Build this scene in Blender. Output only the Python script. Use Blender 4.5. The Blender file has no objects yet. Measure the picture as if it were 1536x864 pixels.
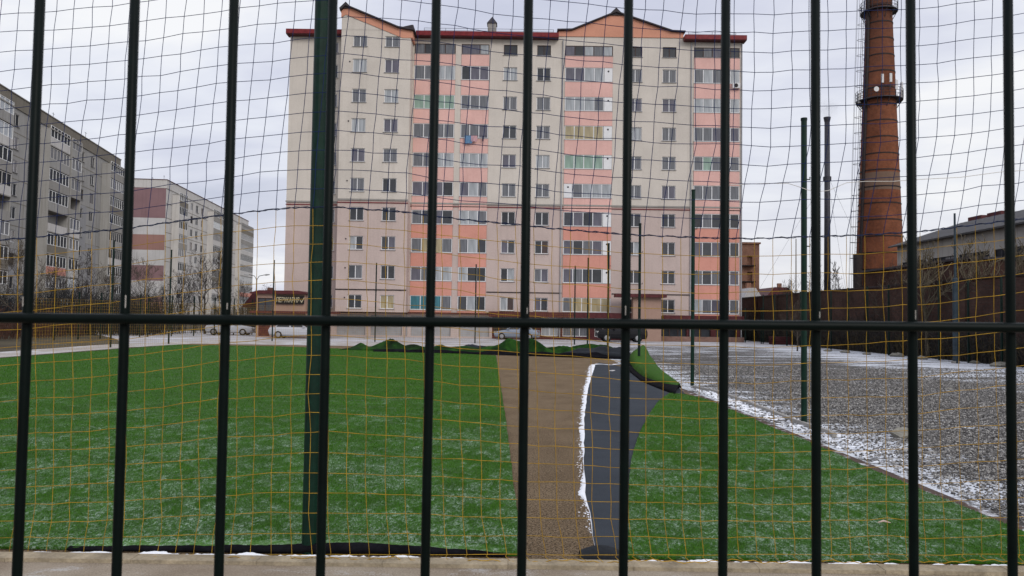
import bpy, math, random
import numpy as np
from mathutils import Vector, Matrix, noise as mnoise
R = random.Random(7)
NR = np.random.default_rng(5)
sc = bpy.context.scene
COL = sc.collection
# ------------------------------------------------------------------ camera
CH = 2.0; F = 1150.0; PITCH = math.radians(2.2); ROLL = 0.0145
fw = Vector((0, math.cos(PITCH), math.sin(PITCH)))
r0 = Vector((1, 0, 0)); u0 = Vector((0, -math.sin(PITCH), math.cos(PITCH)))
rt = r0*math.cos(ROLL) + u0*math.sin(ROLL)
up = u0*math.cos(ROLL) - r0*math.sin(ROLL)
cd = bpy.data.cameras.new('camera'); cam = bpy.data.objects.new('camera', cd); COL.objects.link(cam)
m = Matrix((rt, up, -fw)).transposed().to_4x4(); m.translation = Vector((0, 0, CH))
cam.matrix_world = m
cd.sensor_width = 36; cd.lens = F/1536*36; cd.clip_start = 0.05; cd.clip_end = 5000
cd.dof.use_dof = True; cd.dof.focus_distance = 30; cd.dof.aperture_fstop = 14.0
sc.camera = cam
def ray(px, py): return fw + rt*((px-768)/F) + up*((432-py)/F)
def P(px, py, Y):                       # point of the place that lies on the plane y = Y
    d = ray(px, py); return Vector((0, 0, CH)) + d*(Y/d.y)
def G(px, py, z=0.0):                   # point on the ground
    d = ray(px, py); return Vector((0, 0, CH)) + d*((z-CH)/d.z)
def interp(x, tab):
    if x <= tab[0][0]: return tab[0][1]
    for (a, b), (c, d) in zip(tab, tab[1:]):
        if x <= c: return b + (d-b)*(x-a)/(c-a)
    return tab[-1][1]
# ------------------------------------------------------------------ materials
def nt(name):
    mt = bpy.data.materials.new(name); mt.use_nodes = True
    n = mt.node_tree; b = n.nodes['Principled BSDF']; return mt, n, b
def N(n, t, **k):
    x = n.nodes.new(t)
    for a, v in k.items(): setattr(x, a, v)
    return x
def setin(x, **k):
    for a, v in k.items(): x.inputs[a.replace('_', ' ')].default_value = v
def noise(n, vec, scale, detail=4, rough=.55, dist=0):
    x = N(n, 'ShaderNodeTexNoise'); setin(x, Scale=scale, Detail=detail, Roughness=rough, Distortion=dist)
    n.links.new(vec, x.inputs['Vector']); return x.outputs['Fac']
def ramp(n, fac, stops):
    x = N(n, 'ShaderNodeValToRGB'); e = x.color_ramp.elements
    while len(e) < len(stops): e.new(0.5)
    for q, (p, c) in zip(e, stops):
        q.position = p; q.color = (*(c if hasattr(c, '__len__') else (c, c, c)), 1)
    n.links.new(fac, x.inputs['Fac']); return x.outputs['Color']
def mix(n, fac, a, b, mode='MIX'):
    x = N(n, 'ShaderNodeMix', data_type='RGBA', blend_type=mode)
    for i, v in ((0, fac), (6, a), (7, b)):
        if hasattr(v, 'links'): n.links.new(v, x.inputs[i])
        elif i == 0: x.inputs[0].default_value = v
        else: x.inputs[i].default_value = (*v, 1)
    return x.outputs[2]
def math_(n, op, a, b=None, clamp=False):
    x = N(n, 'ShaderNodeMath', operation=op, use_clamp=clamp)
    for i, v in enumerate((a, b)):
        if v is None: continue
        if hasattr(v, 'links'): n.links.new(v, x.inputs[i])
        else: x.inputs[i].default_value = v
    return x.outputs[0]
def mapr(n, v, a, b, c=0, d=1):
    x = N(n, 'ShaderNodeMapRange'); n.links.new(v, x.inputs[0])
    for i, q in enumerate((a, b, c, d)): x.inputs[i+1].default_value = q
    return x.outputs[0]
def pos(n): return N(n, 'ShaderNodeNewGeometry').outputs['Position']
def bump(n, b, h, s, d=0.02):
    x = N(n, 'ShaderNodeBump'); x.inputs['Strength'].default_value = s; x.inputs['Distance'].default_value = d
    n.links.new(h, x.inputs['Height']); n.links.new(x.outputs[0], b.inputs['Normal'])
def scaled(n, v, s):
    x = N(n, 'ShaderNodeMapping'); x.inputs['Scale'].default_value = s; n.links.new(v, x.inputs[0]); return x.outputs[0]
MC = {}
def mat(name, col, rough=.7, var=.18, scale=1.5, fine=None, metal=0, bmp=0, spec=None):
    if name in MC: return MC[name]
    mt, n, b = nt(name); p = pos(n)
    a = noise(n, p, scale, 5, .6)
    c = ramp(n, a, [(.3, tuple(x*(1-var) for x in col)), (.7, tuple(min(1, x*(1+var)) for x in col))])
    if fine:
        f = noise(n, p, fine, 3, .6)
        c = mix(n, .35, c, ramp(n, f, [(.3, .3), (.7, .8)]), 'OVERLAY')
        if bmp: bump(n, b, f, bmp, .01)
    n.links.new(c, b.inputs['Base Color'])
    b.inputs['Roughness'].default_value = rough; b.inputs['Metallic'].default_value = metal
    b.inputs['Specular IOR Level'].default_value = .15 if spec is None else spec
    MC[name] = mt; return mt
def streaked(name, col, streak=.25, stain=(.5, .48, .45), rough=.9, seam=None):
    """plaster with vertical rain streaks and blotches"""
    mt, n, b = nt(name); p = pos(n)
    a = noise(n, p, .35, 6, .6); c = ramp(n, a, [(.3, tuple(x*.90 for x in col)), (.7, tuple(x*1.08 for x in col))])
    s = noise(n, scaled(n, p, (3, 3, .12)), 1.0, 4, .6)
    sm = mapr(n, s, .52, .75, 0, streak)
    c = mix(n, sm, c, tuple(x*y for x, y in zip(col, stain)))
    f = noise(n, p, 9, 4, .7); c = mix(n, .25, c, ramp(n, f, [(.3, .35), (.7, .65)]), 'OVERLAY')
    n.links.new(c, b.inputs['Base Color']); b.inputs['Roughness'].default_value = rough; b.inputs['Specular IOR Level'].default_value = .1
    bump(n, b, f, .15, .02)
    return mt
def glass(name, col, rough=.12, fold=0, col2=None, spec=.5):
    mt, n, b = nt(name); tc = N(n, 'ShaderNodeTexCoord').outputs['Object']
    if fold:
        a = noise(n, scaled(n, tc, (fold, 1, .3)), 1, 2); c = ramp(n, a, [(.3, tuple(x*.6 for x in col)), (.7, col2 or tuple(x*1.3 for x in col))])
    else:
        oi = N(n, 'ShaderNodeObjectInfo').outputs['Random']
        a = noise(n, scaled(n, tc, (1.3, 1, .8)), 1.6, 3)
        a = math_(n, 'ADD', math_(n, 'MULTIPLY', oi, .4), math_(n, 'MULTIPLY', a, .6))
        c = ramp(n, a, [(.3, tuple(x*.55 for x in col)), (.75, col2 or tuple(x*1.5 for x in col))])
    n.links.new(c, b.inputs['Base Color']); b.inputs['Roughness'].default_value = rough; b.inputs['Specular IOR Level'].default_value = .1
    b.inputs['Specular IOR Level'].default_value = spec
    return mt
def brick(name, c1, c2, mortar, sx=4, rough=.9, blotch=.5, cyl=False):
    mt, n, b = nt(name)
    if cyl:
        tc = N(n, 'ShaderNodeTexCoord').outputs['UV']; v = tc
    else: 
        g = N(n, 'ShaderNodeNewGeometry'); sp = N(n, 'ShaderNodeSeparateXYZ'); n.links.new(g.outputs['Position'], sp.inputs[0])
        cb = N(n, 'ShaderNodeCombineXYZ'); s = math_(n, 'ADD', sp.outputs[0], sp.outputs[1]); n.links.new(s, cb.inputs[0]); n.links.new(sp.outputs[2], cb.inputs[1]); v = cb.outputs[0]
    t = N(n, 'ShaderNodeTexBrick'); n.links.new(v, t.inputs['Vector'])
    t.inputs['Color1'].default_value = (*c1, 1); t.inputs['Color2'].default_value = (*c2, 1); t.inputs['Mortar'].default_value = (*mortar, 1)
    t.inputs['Scale'].default_value = 1; t.inputs['Brick Width'].default_value = .25; t.inputs['Row Height'].default_value = .075; t.inputs['Mortar Size'].default_value = .008
    p = pos(n); a = noise(n, p, .45, 6, .65)
    c = mix(n, blotch, t.outputs['Color'], ramp(n, a, [(.3, (.25, .2, .2)), (.7, (.75, .7, .68))]), 'OVERLAY')
    f = noise(n, p, 3.0, 5, .7); c = mix(n, .4, c, ramp(n, f, [(.3, .3), (.7, .7)]), 'OVERLAY')
    n.links.new(c, b.inputs['Base Color']); b.inputs['Roughness'].default_value = rough; b.inputs['Specular IOR Level'].default_value = .1
    bump(n, b, t.outputs['Fac'], .3, -.01)
    return mt

M = dict(
 fence_green=mat('fence_green', (.0012, .0042, .0035), .45, .3, 30, spec=.10),
 post_green=mat('post_green', (.002, .019, .0115), .45, .3, 9, 60, spec=.2),
 far_green=mat('far_green', (.003, .014, .011), .55, .3, 6, spec=.2),
 net_blue=mat('net_blue', (.008, .018, .075), .7, .25, 4),
 net_orange=mat('net_orange', (.33, .195, .02), .8, .35, 5, 80),
 rope_blue=mat('rope_blue', (.012, .02, .05), .6, .2, 9),
 rope_white=mat('rope_white', (.62, .60, .56), .7, .1, 9),
 wall_hi=streaked('plaster_beige', (.58, .53, .475), .2),
 wall_lo=streaked('plaster_pink_beige', (.50, .405, .37), .2),
 pink=streaked('plaster_pink', (.68, .42, .375), .2, (.6, .5, .5)),
 salmon=streaked('plaster_salmon', (.60, .285, .225), .2, (.6, .5, .5)),
 gable=streaked('gable_salmon', (.60, .29, .20), .15),
 red=mat('red_metal', (.17, .022, .026), .45, .25, 3),
 dark_roof=mat('dark_roof', (.045, .04, .045), .6, .3, 3),
 maroon=mat('maroon', (.085, .024, .026), .55, .3, 3),
 pvc=mat('white_pvc', (.70, .70, .71), .35, .06, 3),
 pvc_bright=mat('weathered_pvc', (.75, .75, .75), .5, .1, 3),
 brownframe=mat('brown_frame', (.06, .035, .03), .5, .2, 3),
 concrete=streaked('grey_concrete', (.30, .285, .265), .4),
 flat_a=streaked('panel_beige', (.335, .325, .31), .6),
 flat_a2=streaked('panel_grey', (.30, .295, .30), .4),
 flat_dark=streaked('attic_brown', (.20, .18, .15), .4),
 flat_b=streaked('panel_light', (.54, .52, .50), .4),
 mauve=streaked('mauve_panel', (.25, .155, .165), .3),
 rosy=streaked('rosy_panel', (.33, .19, .165), .3),
 white_panel=streaked('white_panel', (.55, .54, .54), .3),
 shutter=mat('roller_shutter', (.33, .33, .34), .5, .12, 2),
 steel=mat('dark_steel', (.05, .05, .06), .5, .3, 6, metal=.3),
 antenna=mat('antenna_white', (.62, .62, .62), .4, .1, 5),
 bark=mat('bark', (.075, .062, .050), .9, .35, 4),
 bark_y=mat('bark_yellowish', (.115, .095, .065), .9, .35, 4),
 bark_d=mat('bark_dark', (.045, .037, .034), .9, .3, 4),
 tyre=mat('rubber', (.015, .015, .016), .8, .2, 20),
 rim=mat('rim_alloy', (.35, .35, .36), .35, .1, 20, metal=.6),
 carglass=mat('car_glass', (.02, .025, .03), .08, .1, 4, spec=.7),
 lamp=mat('lamp_plastic', (.5, .5, .48), .2, .1, 9),
 asb=streaked('fibre_cement', (.11, .11, .115), .5),
 factory=streaked('factory_plaster', (.37, .36, .345), .8),
 snow=mat('snow', (.80, .82, .86), .7, .06, 6, 40, bmp=.4),
 chim_iron=mat('iron_band', (.03, .022, .022), .6, .3, 5),
 cloth_b=mat('cloth_blue', (.12, .22, .36), .9, .2, 5), cloth_p=mat('cloth_pink', (.50, .30, .32), .9, .2, 5), cloth_d=mat('cloth_dark', (.03, .03, .05), .9, .2, 5),
 sign=mat('sign_black', (.018, .015, .014), .5, .2, 5), letters=mat('sign_letters', (.46, .40, .27), .5, .1, 5),
 peach=streaked('annex_peach', (.36, .24, .19), .2),
 brick_o=brick('orange_brick', (.30, .15, .095), (.25, .125, .08), (.25, .2, .17)),
 brick_d=brick('dark_brick', (.052, .030, .025), (.072, .038, .030), (.065, .055, .05), blotch=.8),
 brick_p=brick('pale_brick', (.24, .14, .11), (.20, .115, .09), (.2, .17, .15)),
 kerb=mat('kerb_concrete', (.30, .25, .175), .9, .35, 4.2, 45, bmp=.5),
 backing=mat('turf_backing', (.022, .025, .030), .85, .3, 1.2, 30, bmp=.3),
 black_back=mat('black_backing', (.007, .007, .009), .9, .4, 3, 30, spec=.03),
 blue_steel=mat('blue_grey_steel', (.035, .05, .062), .6, .3, 4),
 slab=mat('broken_slab', (.20, .19, .16), .9, .3, 6, 30, bmp=.5),
)
PN = [glass('pane_dark', (.035, .038, .045), .08), glass('pane_grey', (.13, .135, .15), .15, 7), glass('pane_lilac', (.11, .105, .135), .12, 3),
      glass('pane_light', (.33, .35, .37), .2, 5), glass('pane_green', (.24, .34, .28), .2, 3), glass('pane_cream', (.36, .30, .18), .25, 4),
      glass('pane_teal', (.04, .16, .20), .2, 6), glass('pane_brown', (.06, .038, .035), .12, 6), glass('pane_matte', (.022, .024, .03), .45, spec=.04), glass('pane_matte_curtain', (.20, .20, .21), .6, 6, spec=.04)]
# ------------------------------------------------------------------ turf, gravel and other ground materials
def mask_pt():
    pass
def turf_mat(name, base, frost=1.0, blade=False):
    mt, n, b = nt(name); p = pos(n)
    flat = scaled(n, p, (1, 1, 0))
    big = noise(n, flat, .55, 4, .6); med = noise(n, scaled(n, flat, (1, .7, 1)), 4.2, 5, .72, 1.0); fine = noise(n, scaled(n, p, (1, .6, 1)), 75, 3, .8)
    c = ramp(n, fine, [(.28, tuple(x*.22 for x in base)), (.5, base), (.74, tuple(x*2.0 for x in base))])
    c = mix(n, .5, c, ramp(n, noise(n, flat, 1.3, 4, .6), [(.3, .32), (.7, .68)]), 'OVERLAY')
    # frost lies in patches, thickest on the near part of the pitch
    sp = N(n, 'ShaderNodeSeparateXYZ'); n.links.new(p, sp.inputs[0])
    near = mapr(n, sp.outputs[1], 7, 24, .07, -.085)
    t = math_(n, 'ADD', math_(n, 'ADD', math_(n, 'MULTIPLY', big, .34), math_(n, 'MULTIPLY', med, .66)), near)
    fr = mapr(n, t, .50, .63, 0, .80*frost)
    f2 = mapr(n, noise(n, scaled(n, p, (1, .55, 1)), 25, 6, .85, 1.2), .50, .585, .0, 1)
    fm = math_(n, 'MULTIPLY', fr, f2, True)
    c = mix(n, fm, c, (.46, .58, .48))
    n.links.new(c, b.inputs['Base Color']); b.inputs['Roughness'].default_value = .6
    b.inputs['Specular IOR Level'].default_value = .08
    if not blade: bump(n, b, fine, .8, .03)
    return mt
M['turf'] = turf_mat('artificial_turf', (.030, .101, .0045))
M['turf_blade'] = turf_mat('turf_blades', (.039, .126, .006), 1.0, True)
def folded():
    mt, n, b = nt('folded_turf'); p = pos(n)
    c = ramp(n, noise(n, p, .9, 5, .65, .5), [(.38, (.006, .014, .005)), (.52, (.012, .040, .008)), (.70, (.028, .090, .012))])
    f = noise(n, p, 30, 3, .8); c = mix(n, .5, c, ramp(n, f, [(.3, .2), (.7, .8)]), 'OVERLAY')
    n.links.new(c, b.inputs['Base Color']); b.inputs['Roughness'].default_value = .8; b.inputs['Specular IOR Level'].default_value = .05
    bump(n, b, f, .8, .04); return mt
M['turf_far'] = folded()
def gravel_mat():
    mt, n, b = nt('gravel'); p = pos(n); flat = scaled(n, p, (1, 1, 0))
    v = N(n, 'ShaderNodeTexVoronoi'); v.inputs['Scale'].default_value = 26; n.links.new(flat, v.inputs['Vector'])
    sep = N(n, 'ShaderNodeSeparateColor'); n.links.new(v.outputs['Color'], sep.inputs[0])
    c = ramp(n, sep.outputs[0], [(.0, (.055, .053, .052)), (.45, (.15, .143, .135)), (.8, (.27, .26, .245)), (1, (.44, .425, .40))])
    c = mix(n, .45, c, ramp(n, noise(n, flat, .3, 5, .6), [(.3, .36), (.7, .66)]), 'OVERLAY')
    gap = mapr(n, v.outputs['Distance'], .3, .75, 0, 1); c = mix(n, gap, c, (.04, .036, .034))
    sp = N(n, 'ShaderNodeSeparateXYZ'); n.links.new(p, sp.inputs[0])
    x, y = sp.outputs[0], sp.outputs[1]
    # snow: a strip beside the pitch kerb, thin patches elsewhere and drifts along the far wall
    strip = mapr(n, x, 8.0, 5.6, 0, .155)
    dr = mapr(n, x, 13, 19.5, 0, .16); far = mapr(n, y, 28, 50, 0.02, .085)
    s = noise(n, scaled(n, flat, (.35, 1.2, 1)), .8, 7, .62, .5)
    s2 = noise(n, scaled(n, flat, (.8, 1, 1)), 11, 4, .75)
    t = math_(n, 'ADD', math_(n, 'ADD', math_(n, 'MULTIPLY', s, .6), math_(n, 'MULTIPLY', s2, .4)), math_(n, 'MAXIMUM', math_(n, 'MAXIMUM', strip, dr), far))
    sm = mapr(n, t, .595, .64, 0, .95)
    c = mix(n, sm, c, (.66, .69, .74))
    n.links.new(c, b.inputs['Base Color']); b.inputs['Roughness'].default_value = .9; b.inputs['Specular IOR Level'].default_value = .1
    bump(n, b, v.outputs['Distance'], .9, -.03)
    return mt
M['gravel'] = gravel_mat()
def ground_mat(name, a, b2, scale, snow_lo, snow_hi, sn=(.62, .64, .68), fine=60, fs=.4, snow_scale=.5, stretch=(1, 1, 1)):
    mt, n, b = nt(name); p = pos(n); flat = scaled(n, p, (1, 1, 0))
    c = ramp(n, noise(n, flat, scale, 6, .65), [(.3, a), (.7, b2)])
    f = noise(n, flat, fine, 3, .75); c = mix(n, fs, c, ramp(n, f, [(.3, .15), (.7, .85)]), 'OVERLAY')
    s = noise(n, scaled(n, flat, stretch), snow_scale, 8, .7, .3)
    s = math_(n, 'ADD', math_(n, 'MULTIPLY', s, .8), math_(n, 'MULTIPLY', f, .2))
    c = mix(n, mapr(n, s, snow_lo, snow_hi, 0, .9), c, sn)
    n.links.new(c, b.inputs['Base Color']); b.inputs['Roughness'].default_value = .88; b.inputs['Specular IOR Level'].default_value = .1
    bump(n, b, f, .5, .01); return mt
def sand():
    mt, n, b = nt('rubber_granules'); p = pos(n); flat = scaled(n, p, (1, 1, 0))
    sp = N(n, 'ShaderNodeSeparateXYZ'); n.links.new(p, sp.inputs[0])
    c = ramp(n, noise(n, flat, .9, 6, .65), [(.3, (.13, .090, .054)), (.7, (.195, .142, .088))])
    st = noise(n, scaled(n, flat, (1, .25, 1)), 2.5, 4, .6); c = mix(n, .3, c, ramp(n, st, [(.3, .35), (.7, .65)]), 'OVERLAY')
    g = noise(n, flat, 40, 3, .75); lo = mapr(n, sp.outputs[1], 7, 22, .47, .39)
    gm = math_(n, 'LESS_THAN', g, lo); c = mix(n, math_(n, 'MULTIPLY', gm, .85), c, (.018, .012, .008))
    g2 = noise(n, flat, 52, 2, .7); gm2 = math_(n, 'GREATER_THAN', g2, .60); c = mix(n, math_(n, 'MULTIPLY', gm2, .6), c, (.33, .27, .20))
    n.links.new(c, b.inputs['Base Color']); b.inputs['Roughness'].default_value = .95; b.inputs['Specular IOR Level'].default_value = .05
    bump(n, b, g, .8, .02); return mt
M['sand'] = sand()
M['pave'] = ground_mat('concrete_paving', (.20, .155, .11), (.36, .31, .245), .9, .53, .63, sn=(.50, .50, .50), fine=70, fs=.45, snow_scale=1.1, stretch=(.7, 1.6, 1))
M['yard'] = ground_mat('frosty_yard', (.24, .22, .21), (.38, .36, .35), .3, .44, .56, sn=(.55, .56, .60), fine=9, stretch=(.4, 1.2, 1))
M['path'] = ground_mat('pale_path', (.34, .31, .28), (.42, .39, .36), .5, .50, .62, fine=20)
M['soil'] = ground_mat('winter_soil', (.055, .045, .032), (.10, .085, .055), .2, .60, .70, fine=12)
M['soil_edge'] = ground_mat('edge_soil', (.060, .042, .034), (.12, .085, .07), 3, .545, .60, fine=40, snow_scale=3.0)
M['under'] = ground_mat('grey_underlay', (.031, .037, .046), (.047, .055, .066), .8, .93, .99, fine=160, fs=.35)
# ------------------------------------------------------------------ mesh building
class MB:
    def __init__(s): s.v = []; s.f = []; s.uv = None
    def add(s, vs, fs):
        o = len(s.v); s.v += [tuple(v) for v in vs]; s.f += [tuple(i+o for i in f) for f in fs]; return s
    def box(s, x0, x1, y0, y1, z0, z1):
        return s.add([(x0, y0, z0), (x1, y0, z0), (x1, y1, z0), (x0, y1, z0), (x0, y0, z1), (x1, y0, z1), (x1, y1, z1), (x0, y1, z1)],
            [(3, 2, 1, 0), (4, 5, 6, 7), (0, 1, 5, 4), (1, 2, 6, 5), (2, 3, 7, 6), (3, 0, 4, 7)])
    def prism(s, pts, y0, y1):          # polygon in x,z pushed through y
        n = len(pts); vs = [(x, y0, z) for x, z in pts]+[(x, y1, z) for x, z in pts]
        return s.add(vs, [tuple(range(n)), tuple(range(2*n-1, n-1, -1))]+[(i, i+n, (i+1) % n+n, (i+1) % n) for i in range(n)])
    def poly(s, pts, z0, z1):           # polygon in x,y pushed through z
        n = len(pts); vs = [(x, y, z1) for x, y in pts]+[(x, y, z0) for x, y in pts]
        return s.add(vs, [tuple(range(n)), tuple(range(2*n-1, n-1, -1))]+[(i, i+n, (i+1) % n+n, (i+1) % n) for i in range(n)])
    def tube(s, pts, rad, k=6, caps=True):
        pts = [Vector(p) for p in pts]; rs = rad if hasattr(rad, '__len__') else [rad]*len(pts)
        o = len(s.v); n = len(pts); prev = None
        for i, p in enumerate(pts):
            t = (pts[min(i+1, n-1)]-pts[max(i-1, 0)]).normalized()
            a = prev if prev is not None else (Vector((0, 0, 1)) if abs(t.z) < .9 else Vector((1, 0, 0)))
            a = (a - t*a.dot(t)).normalized(); b = t.cross(a); prev = a
            for j in range(k):
                q = 2*math.pi*j/k; w = p + (a*math.cos(q)+b*math.sin(q))*rs[i]; s.v.append((w.x, w.y, w.z))
        for i in range(n-1):
            for j in range(k): s.f.append((o+i*k+j, o+i*k+(j+1) % k, o+(i+1)*k+(j+1) % k, o+(i+1)*k+j))
        if caps: s.f.append(tuple(o+j for j in range(k-1, -1, -1))); s.f.append(tuple(o+(n-1)*k+j for j in range(k)))
        return s
    def lathe(s, prof, k=32, c=(0, 0)):
        o = len(s.v); n = len(prof)
        for r, z in prof:
            for j in range(k): q = 2*math.pi*j/k; s.v.append((c[0]+r*math.cos(q), c[1]+r*math.sin(q), z))
        for i in range(n-1):
            for j in range(k): s.f.append((o+i*k+j, o+i*k+(j+1) % k, o+(i+1)*k+(j+1) % k, o+(i+1)*k+j))
        return s
    def mesh(s, name, m, smooth=False):
        me = bpy.data.meshes.new(name); me.from_pydata(s.v, [], s.f); me.materials.append(m)
        if smooth: me.polygons.foreach_set('use_smooth', [True]*len(me.polygons))
        me.update(); return me
    def build(s, name, m, parent=None, loc=(0, 0, 0), smooth=False):
        return inst(name, s.mesh(name, m, smooth), parent, loc)
def inst(name, me, parent=None, loc=(0, 0, 0), rz=0):
    o = bpy.data.objects.new(name, me); COL.objects.link(o); o.location = loc; o.rotation_euler.z = rz
    if parent: o.parent = parent
    return o
def tag(o, label=None, cat=None, group=None, kind=None):
    if label: o['label'] = label
    if cat: o['category'] = cat
    if group: o['group'] = group
    if kind: o['kind'] = kind
    return o
def thing(name, loc, label, cat, group=None, rz=0):
    o = bpy.data.objects.new(name, None); COL.objects.link(o); o.location = loc; o.rotation_euler.z = rz
    o.empty_display_size = .3
    return tag(o, label, cat, group)
def copy_tree(o, parent=None):
    c = o.copy(); COL.objects.link(c); c.parent = parent
    for ch in list(o.children): copy_tree(ch, c)
    return c
def struct(name, mb, m, smooth=False): return tag(mb.build(name, m, smooth=smooth), kind='structure')
def npmesh(name, V, Fc, m, k=3):
    me = bpy.data.meshes.new(name); V = np.asarray(V, np.float32); Fc = np.asarray(Fc, np.int32)
    me.vertices.add(len(V)); me.vertices.foreach_set('co', V.ravel())
    me.loops.add(Fc.size); me.loops.foreach_set('vertex_index', Fc.ravel())
    me.polygons.add(len(Fc)); me.polygons.foreach_set('loop_start', np.arange(0, Fc.size, k, dtype=np.int32))
    me.update(calc_edges=True); me.materials.append(m); return me
# ------------------------------------------------------------------ GROUND
struct('ground', MB().add([(-2500, -300, -.02), (2500, -300, -.02), (2500, 3000, -.02), (-2500, 3000, -.02)], [(0, 1, 2, 3)]), M['soil'])
struct('yard', MB().poly([(-24, 48), (5.5, 50), (22, 52), (24.5, 60), (24.5, 90), (-30, 90), (-45, 80), (-30, 58)], -.015, -.004), M['yard'])
struct('gravel', MB().poly([(4.9, 2), (24.2, 2), (24.2, 66), (18, 62), (9, 56), (4.9, 52)], -.012, .0), M['gravel'])
struct('path', MB().poly([(-23.5, 6), (-21.6, 6), (-21.6, 44), (-20.5, 50.5), (4, 50.5), (4, 56), (-22, 57), (-24.6, 46)], -.010, .003), M['path'])
struct('pavement', MB().poly([(-14, -4), (14, -4), (14, 6.17), (-14, 6.17)], -.3, .004), M['pave'])
kb = MB()
for i in range(-13, 14):
    kb.box(i*1.0+.0015, i*1.0+.9985, 6.17, 6.33, -.2, .035+R.uniform(-.003, .003))
struct('kerb', kb, M['kerb'])
struct('base_layer', MB().poly([(-21.6, 6.33), (4.9, 6.33), (4.9, 50), (-20.8, 50)], -.2, .004), M['sand'])
def edge(tab, n=60, jit=.01):           # smooth resampled boundary
    ys = [t[1] for t in tab]; out = []
    for i in range(n+1):
        y = ys[0]+(ys[-1]-ys[0])*i/n
        x = interp(y, sorted((b, a) for a, b in tab)) if ys[0] < ys[-1] else interp(y, sorted((b, a) for a, b in tab))
        out.append((x+R.uniform(-jit, jit), y))
    return out
def gl(pts): return [(G(a, b).x, G(a, b).y) for a, b in pts]
# left sheet of turf: right edge follows the bare strip
eL = edge(gl([(781, 836), (777, 780), (771, 730), (764, 675), (757, 620), (750, 575), (744, 534)]), 80)
tl = [(-21.5, 6.45)] + eL + [(-5, 42.5), (-14, 47), (-20.6, 47.5)]
eL[0] = (eL[0][0], 6.45)
def grid_poly(pts, z): return MB().poly(pts, z-.02, z)
struct('artificial_turf', grid_poly(tl, .03), M['turf'])
# right sheet: left edge is the long curve of the underlay
eR = edge(gl([(937, 834), (939, 800), (942, 740), (948, 690), (958, 655), (972, 625), (988, 603), (1004, 591)]), 60)
tr = [eR[0]] + [(4.90, 6.45)] + [(4.9+R.uniform(-.03, .03), 6.6+i*.35) for i in range(38)] + [(4.6, 20.6)] + eR[::-1][:-1]
eR0 = (eR[0][0], 6.45); tr[0] = eR0
struct('artificial_turf', grid_poly(tr, .03), M['turf'])
# grey underlay strip, its left side irregular
eU = edge(gl([(893, 828), (886, 780), (878, 740), (876, 680), (877, 620), (883, 580), (893, 548)]), 60)
und = eU + [(4.0, 35), (5.0, 30), (5.05, 23.5), (4.7, 20.7)] + [(x+.12, y) for x, y in eR[::-1]]
struct('turf_underlay', MB().poly(und, .004, .016), M['under'])
# snow drifted against the edge of the underlay
def ragged(left, w_tab, name, z, wj=.35, step=.05, phase=0):
    V = []; Fc = []
    ys = left[0][1]; ye = left[-1][1]; tab = sorted((b, a) for a, b in left); n = int(abs(ye-ys)/step)
    for i in range(n+1):
        y = ys+(ye-ys)*i/n; x = interp(y, tab); w = interp(y, w_tab)
        w *= max(0, 1+wj*2*(mnoise.noise(Vector((y*3.1+phase, 1.3, 0))))+wj*(mnoise.noise(Vector((y*14, 7.3+phase, 0)))*2+mnoise.noise(Vector((y*37, 3.3, 0)))*1.6))
        o = len(V); V += [(x+.015, y, z-.01), (x-.2*w, y, z+min(.03, w*.12)), (x-.75*w, y, z+min(.025, w*.1)), (x-w, y, z-.012)]
        if i:
            for k in range(3): Fc.append((o-4+k, o+k, o+k+1, o-3+k))
    mb = MB(); mb.v = V; mb.f = Fc; return mb
def flecks(mb, n):
    tab = sorted((b, a) for a, b in eU); r = random.Random(4)
    for i in range(n):
        y = 7.2*(33/7.2)**r.random(); x = interp(y, tab)-interp(y, [(7, .01), (10, .02), (20, .06), (33, .12)])-abs(r.gauss(0, .022+.0015*y)); q = r.uniform(.003, .012)*(.5+y/16)
        o = len(mb.v); k = 6
        mb.v += [(x+q*r.uniform(.6, 1.3)*math.cos(j*2*math.pi/k), y+q*1.5*r.uniform(.6, 1.3)*math.sin(j*2*math.pi/k), .005) for j in range(k)]+[(x, y, .005+q*.5)]
        mb.f += [(o+j, o+(j+1) % k, o+k) for j in range(k)]
    # snow hooks round the far end of the underlay
    V0 = [gl([(893+i*2.4, 548-.6*math.sin(i*.5))])[0] for i in range(22)]
    for (a, b), (c, d) in zip(V0, V0[1:]):
        w1 = .5+.35*mnoise.noise(Vector((a*5, 1, 1))); o = len(mb.v); mb.v += [(a, b, .03), (c, d, .03), (c, d+w1, .02), (a, b+w1, .02)]; mb.f.append((o, o+1, o+2, o+3))
    return mb
tag(flecks(ragged(eU, [(6.5, 0), (8, .01), (8.8, .055), (9.6, .05), (10.2, .005), (11, .02), (13, .065), (20, .085), (28, .12), (33, .17)], 'snow', .012), 420).build('snow', M['snow'], smooth=True),
    'narrow ragged ridge of white snow along the edge of the grey underlay', 'snow', kind='stuff')
# snow along the inner side of the near kerb
def kerb_snow(x0, x1, ph):
    V = []; Fc = []; n = int((x1-x0)/.02)
    for i in range(n+1):
        x = x0+(x1-x0)*i/n; w = .075*max(.0, .35+1.5*mnoise.noise(Vector((x*4+ph, 0, 0)))+.7*mnoise.noise(Vector((x*25, 3, ph)))) * min(1, (i+1)/15, (n-i+1)/15)
        o = len(V); V += [(x, 6.33, .03), (x, 6.335+w*.3, .03+w*.2), (x, 6.335+w, .026)]
        if i:
            for k in range(2): Fc.append((o-3+k, o+k, o+k+1, o-2+k))
    mb = MB(); mb.v = V; mb.f = Fc; return mb
ks = kerb_snow(-3.9, -.3, 0); b2 = kerb_snow(.9, 4.2, 5.2); ks.add(b2.v, b2.f)
tag(ks.build('snow', M['snow'], smooth=True), 'thin line of snow caught behind the near concrete kerb', 'snow', kind='stuff')
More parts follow.
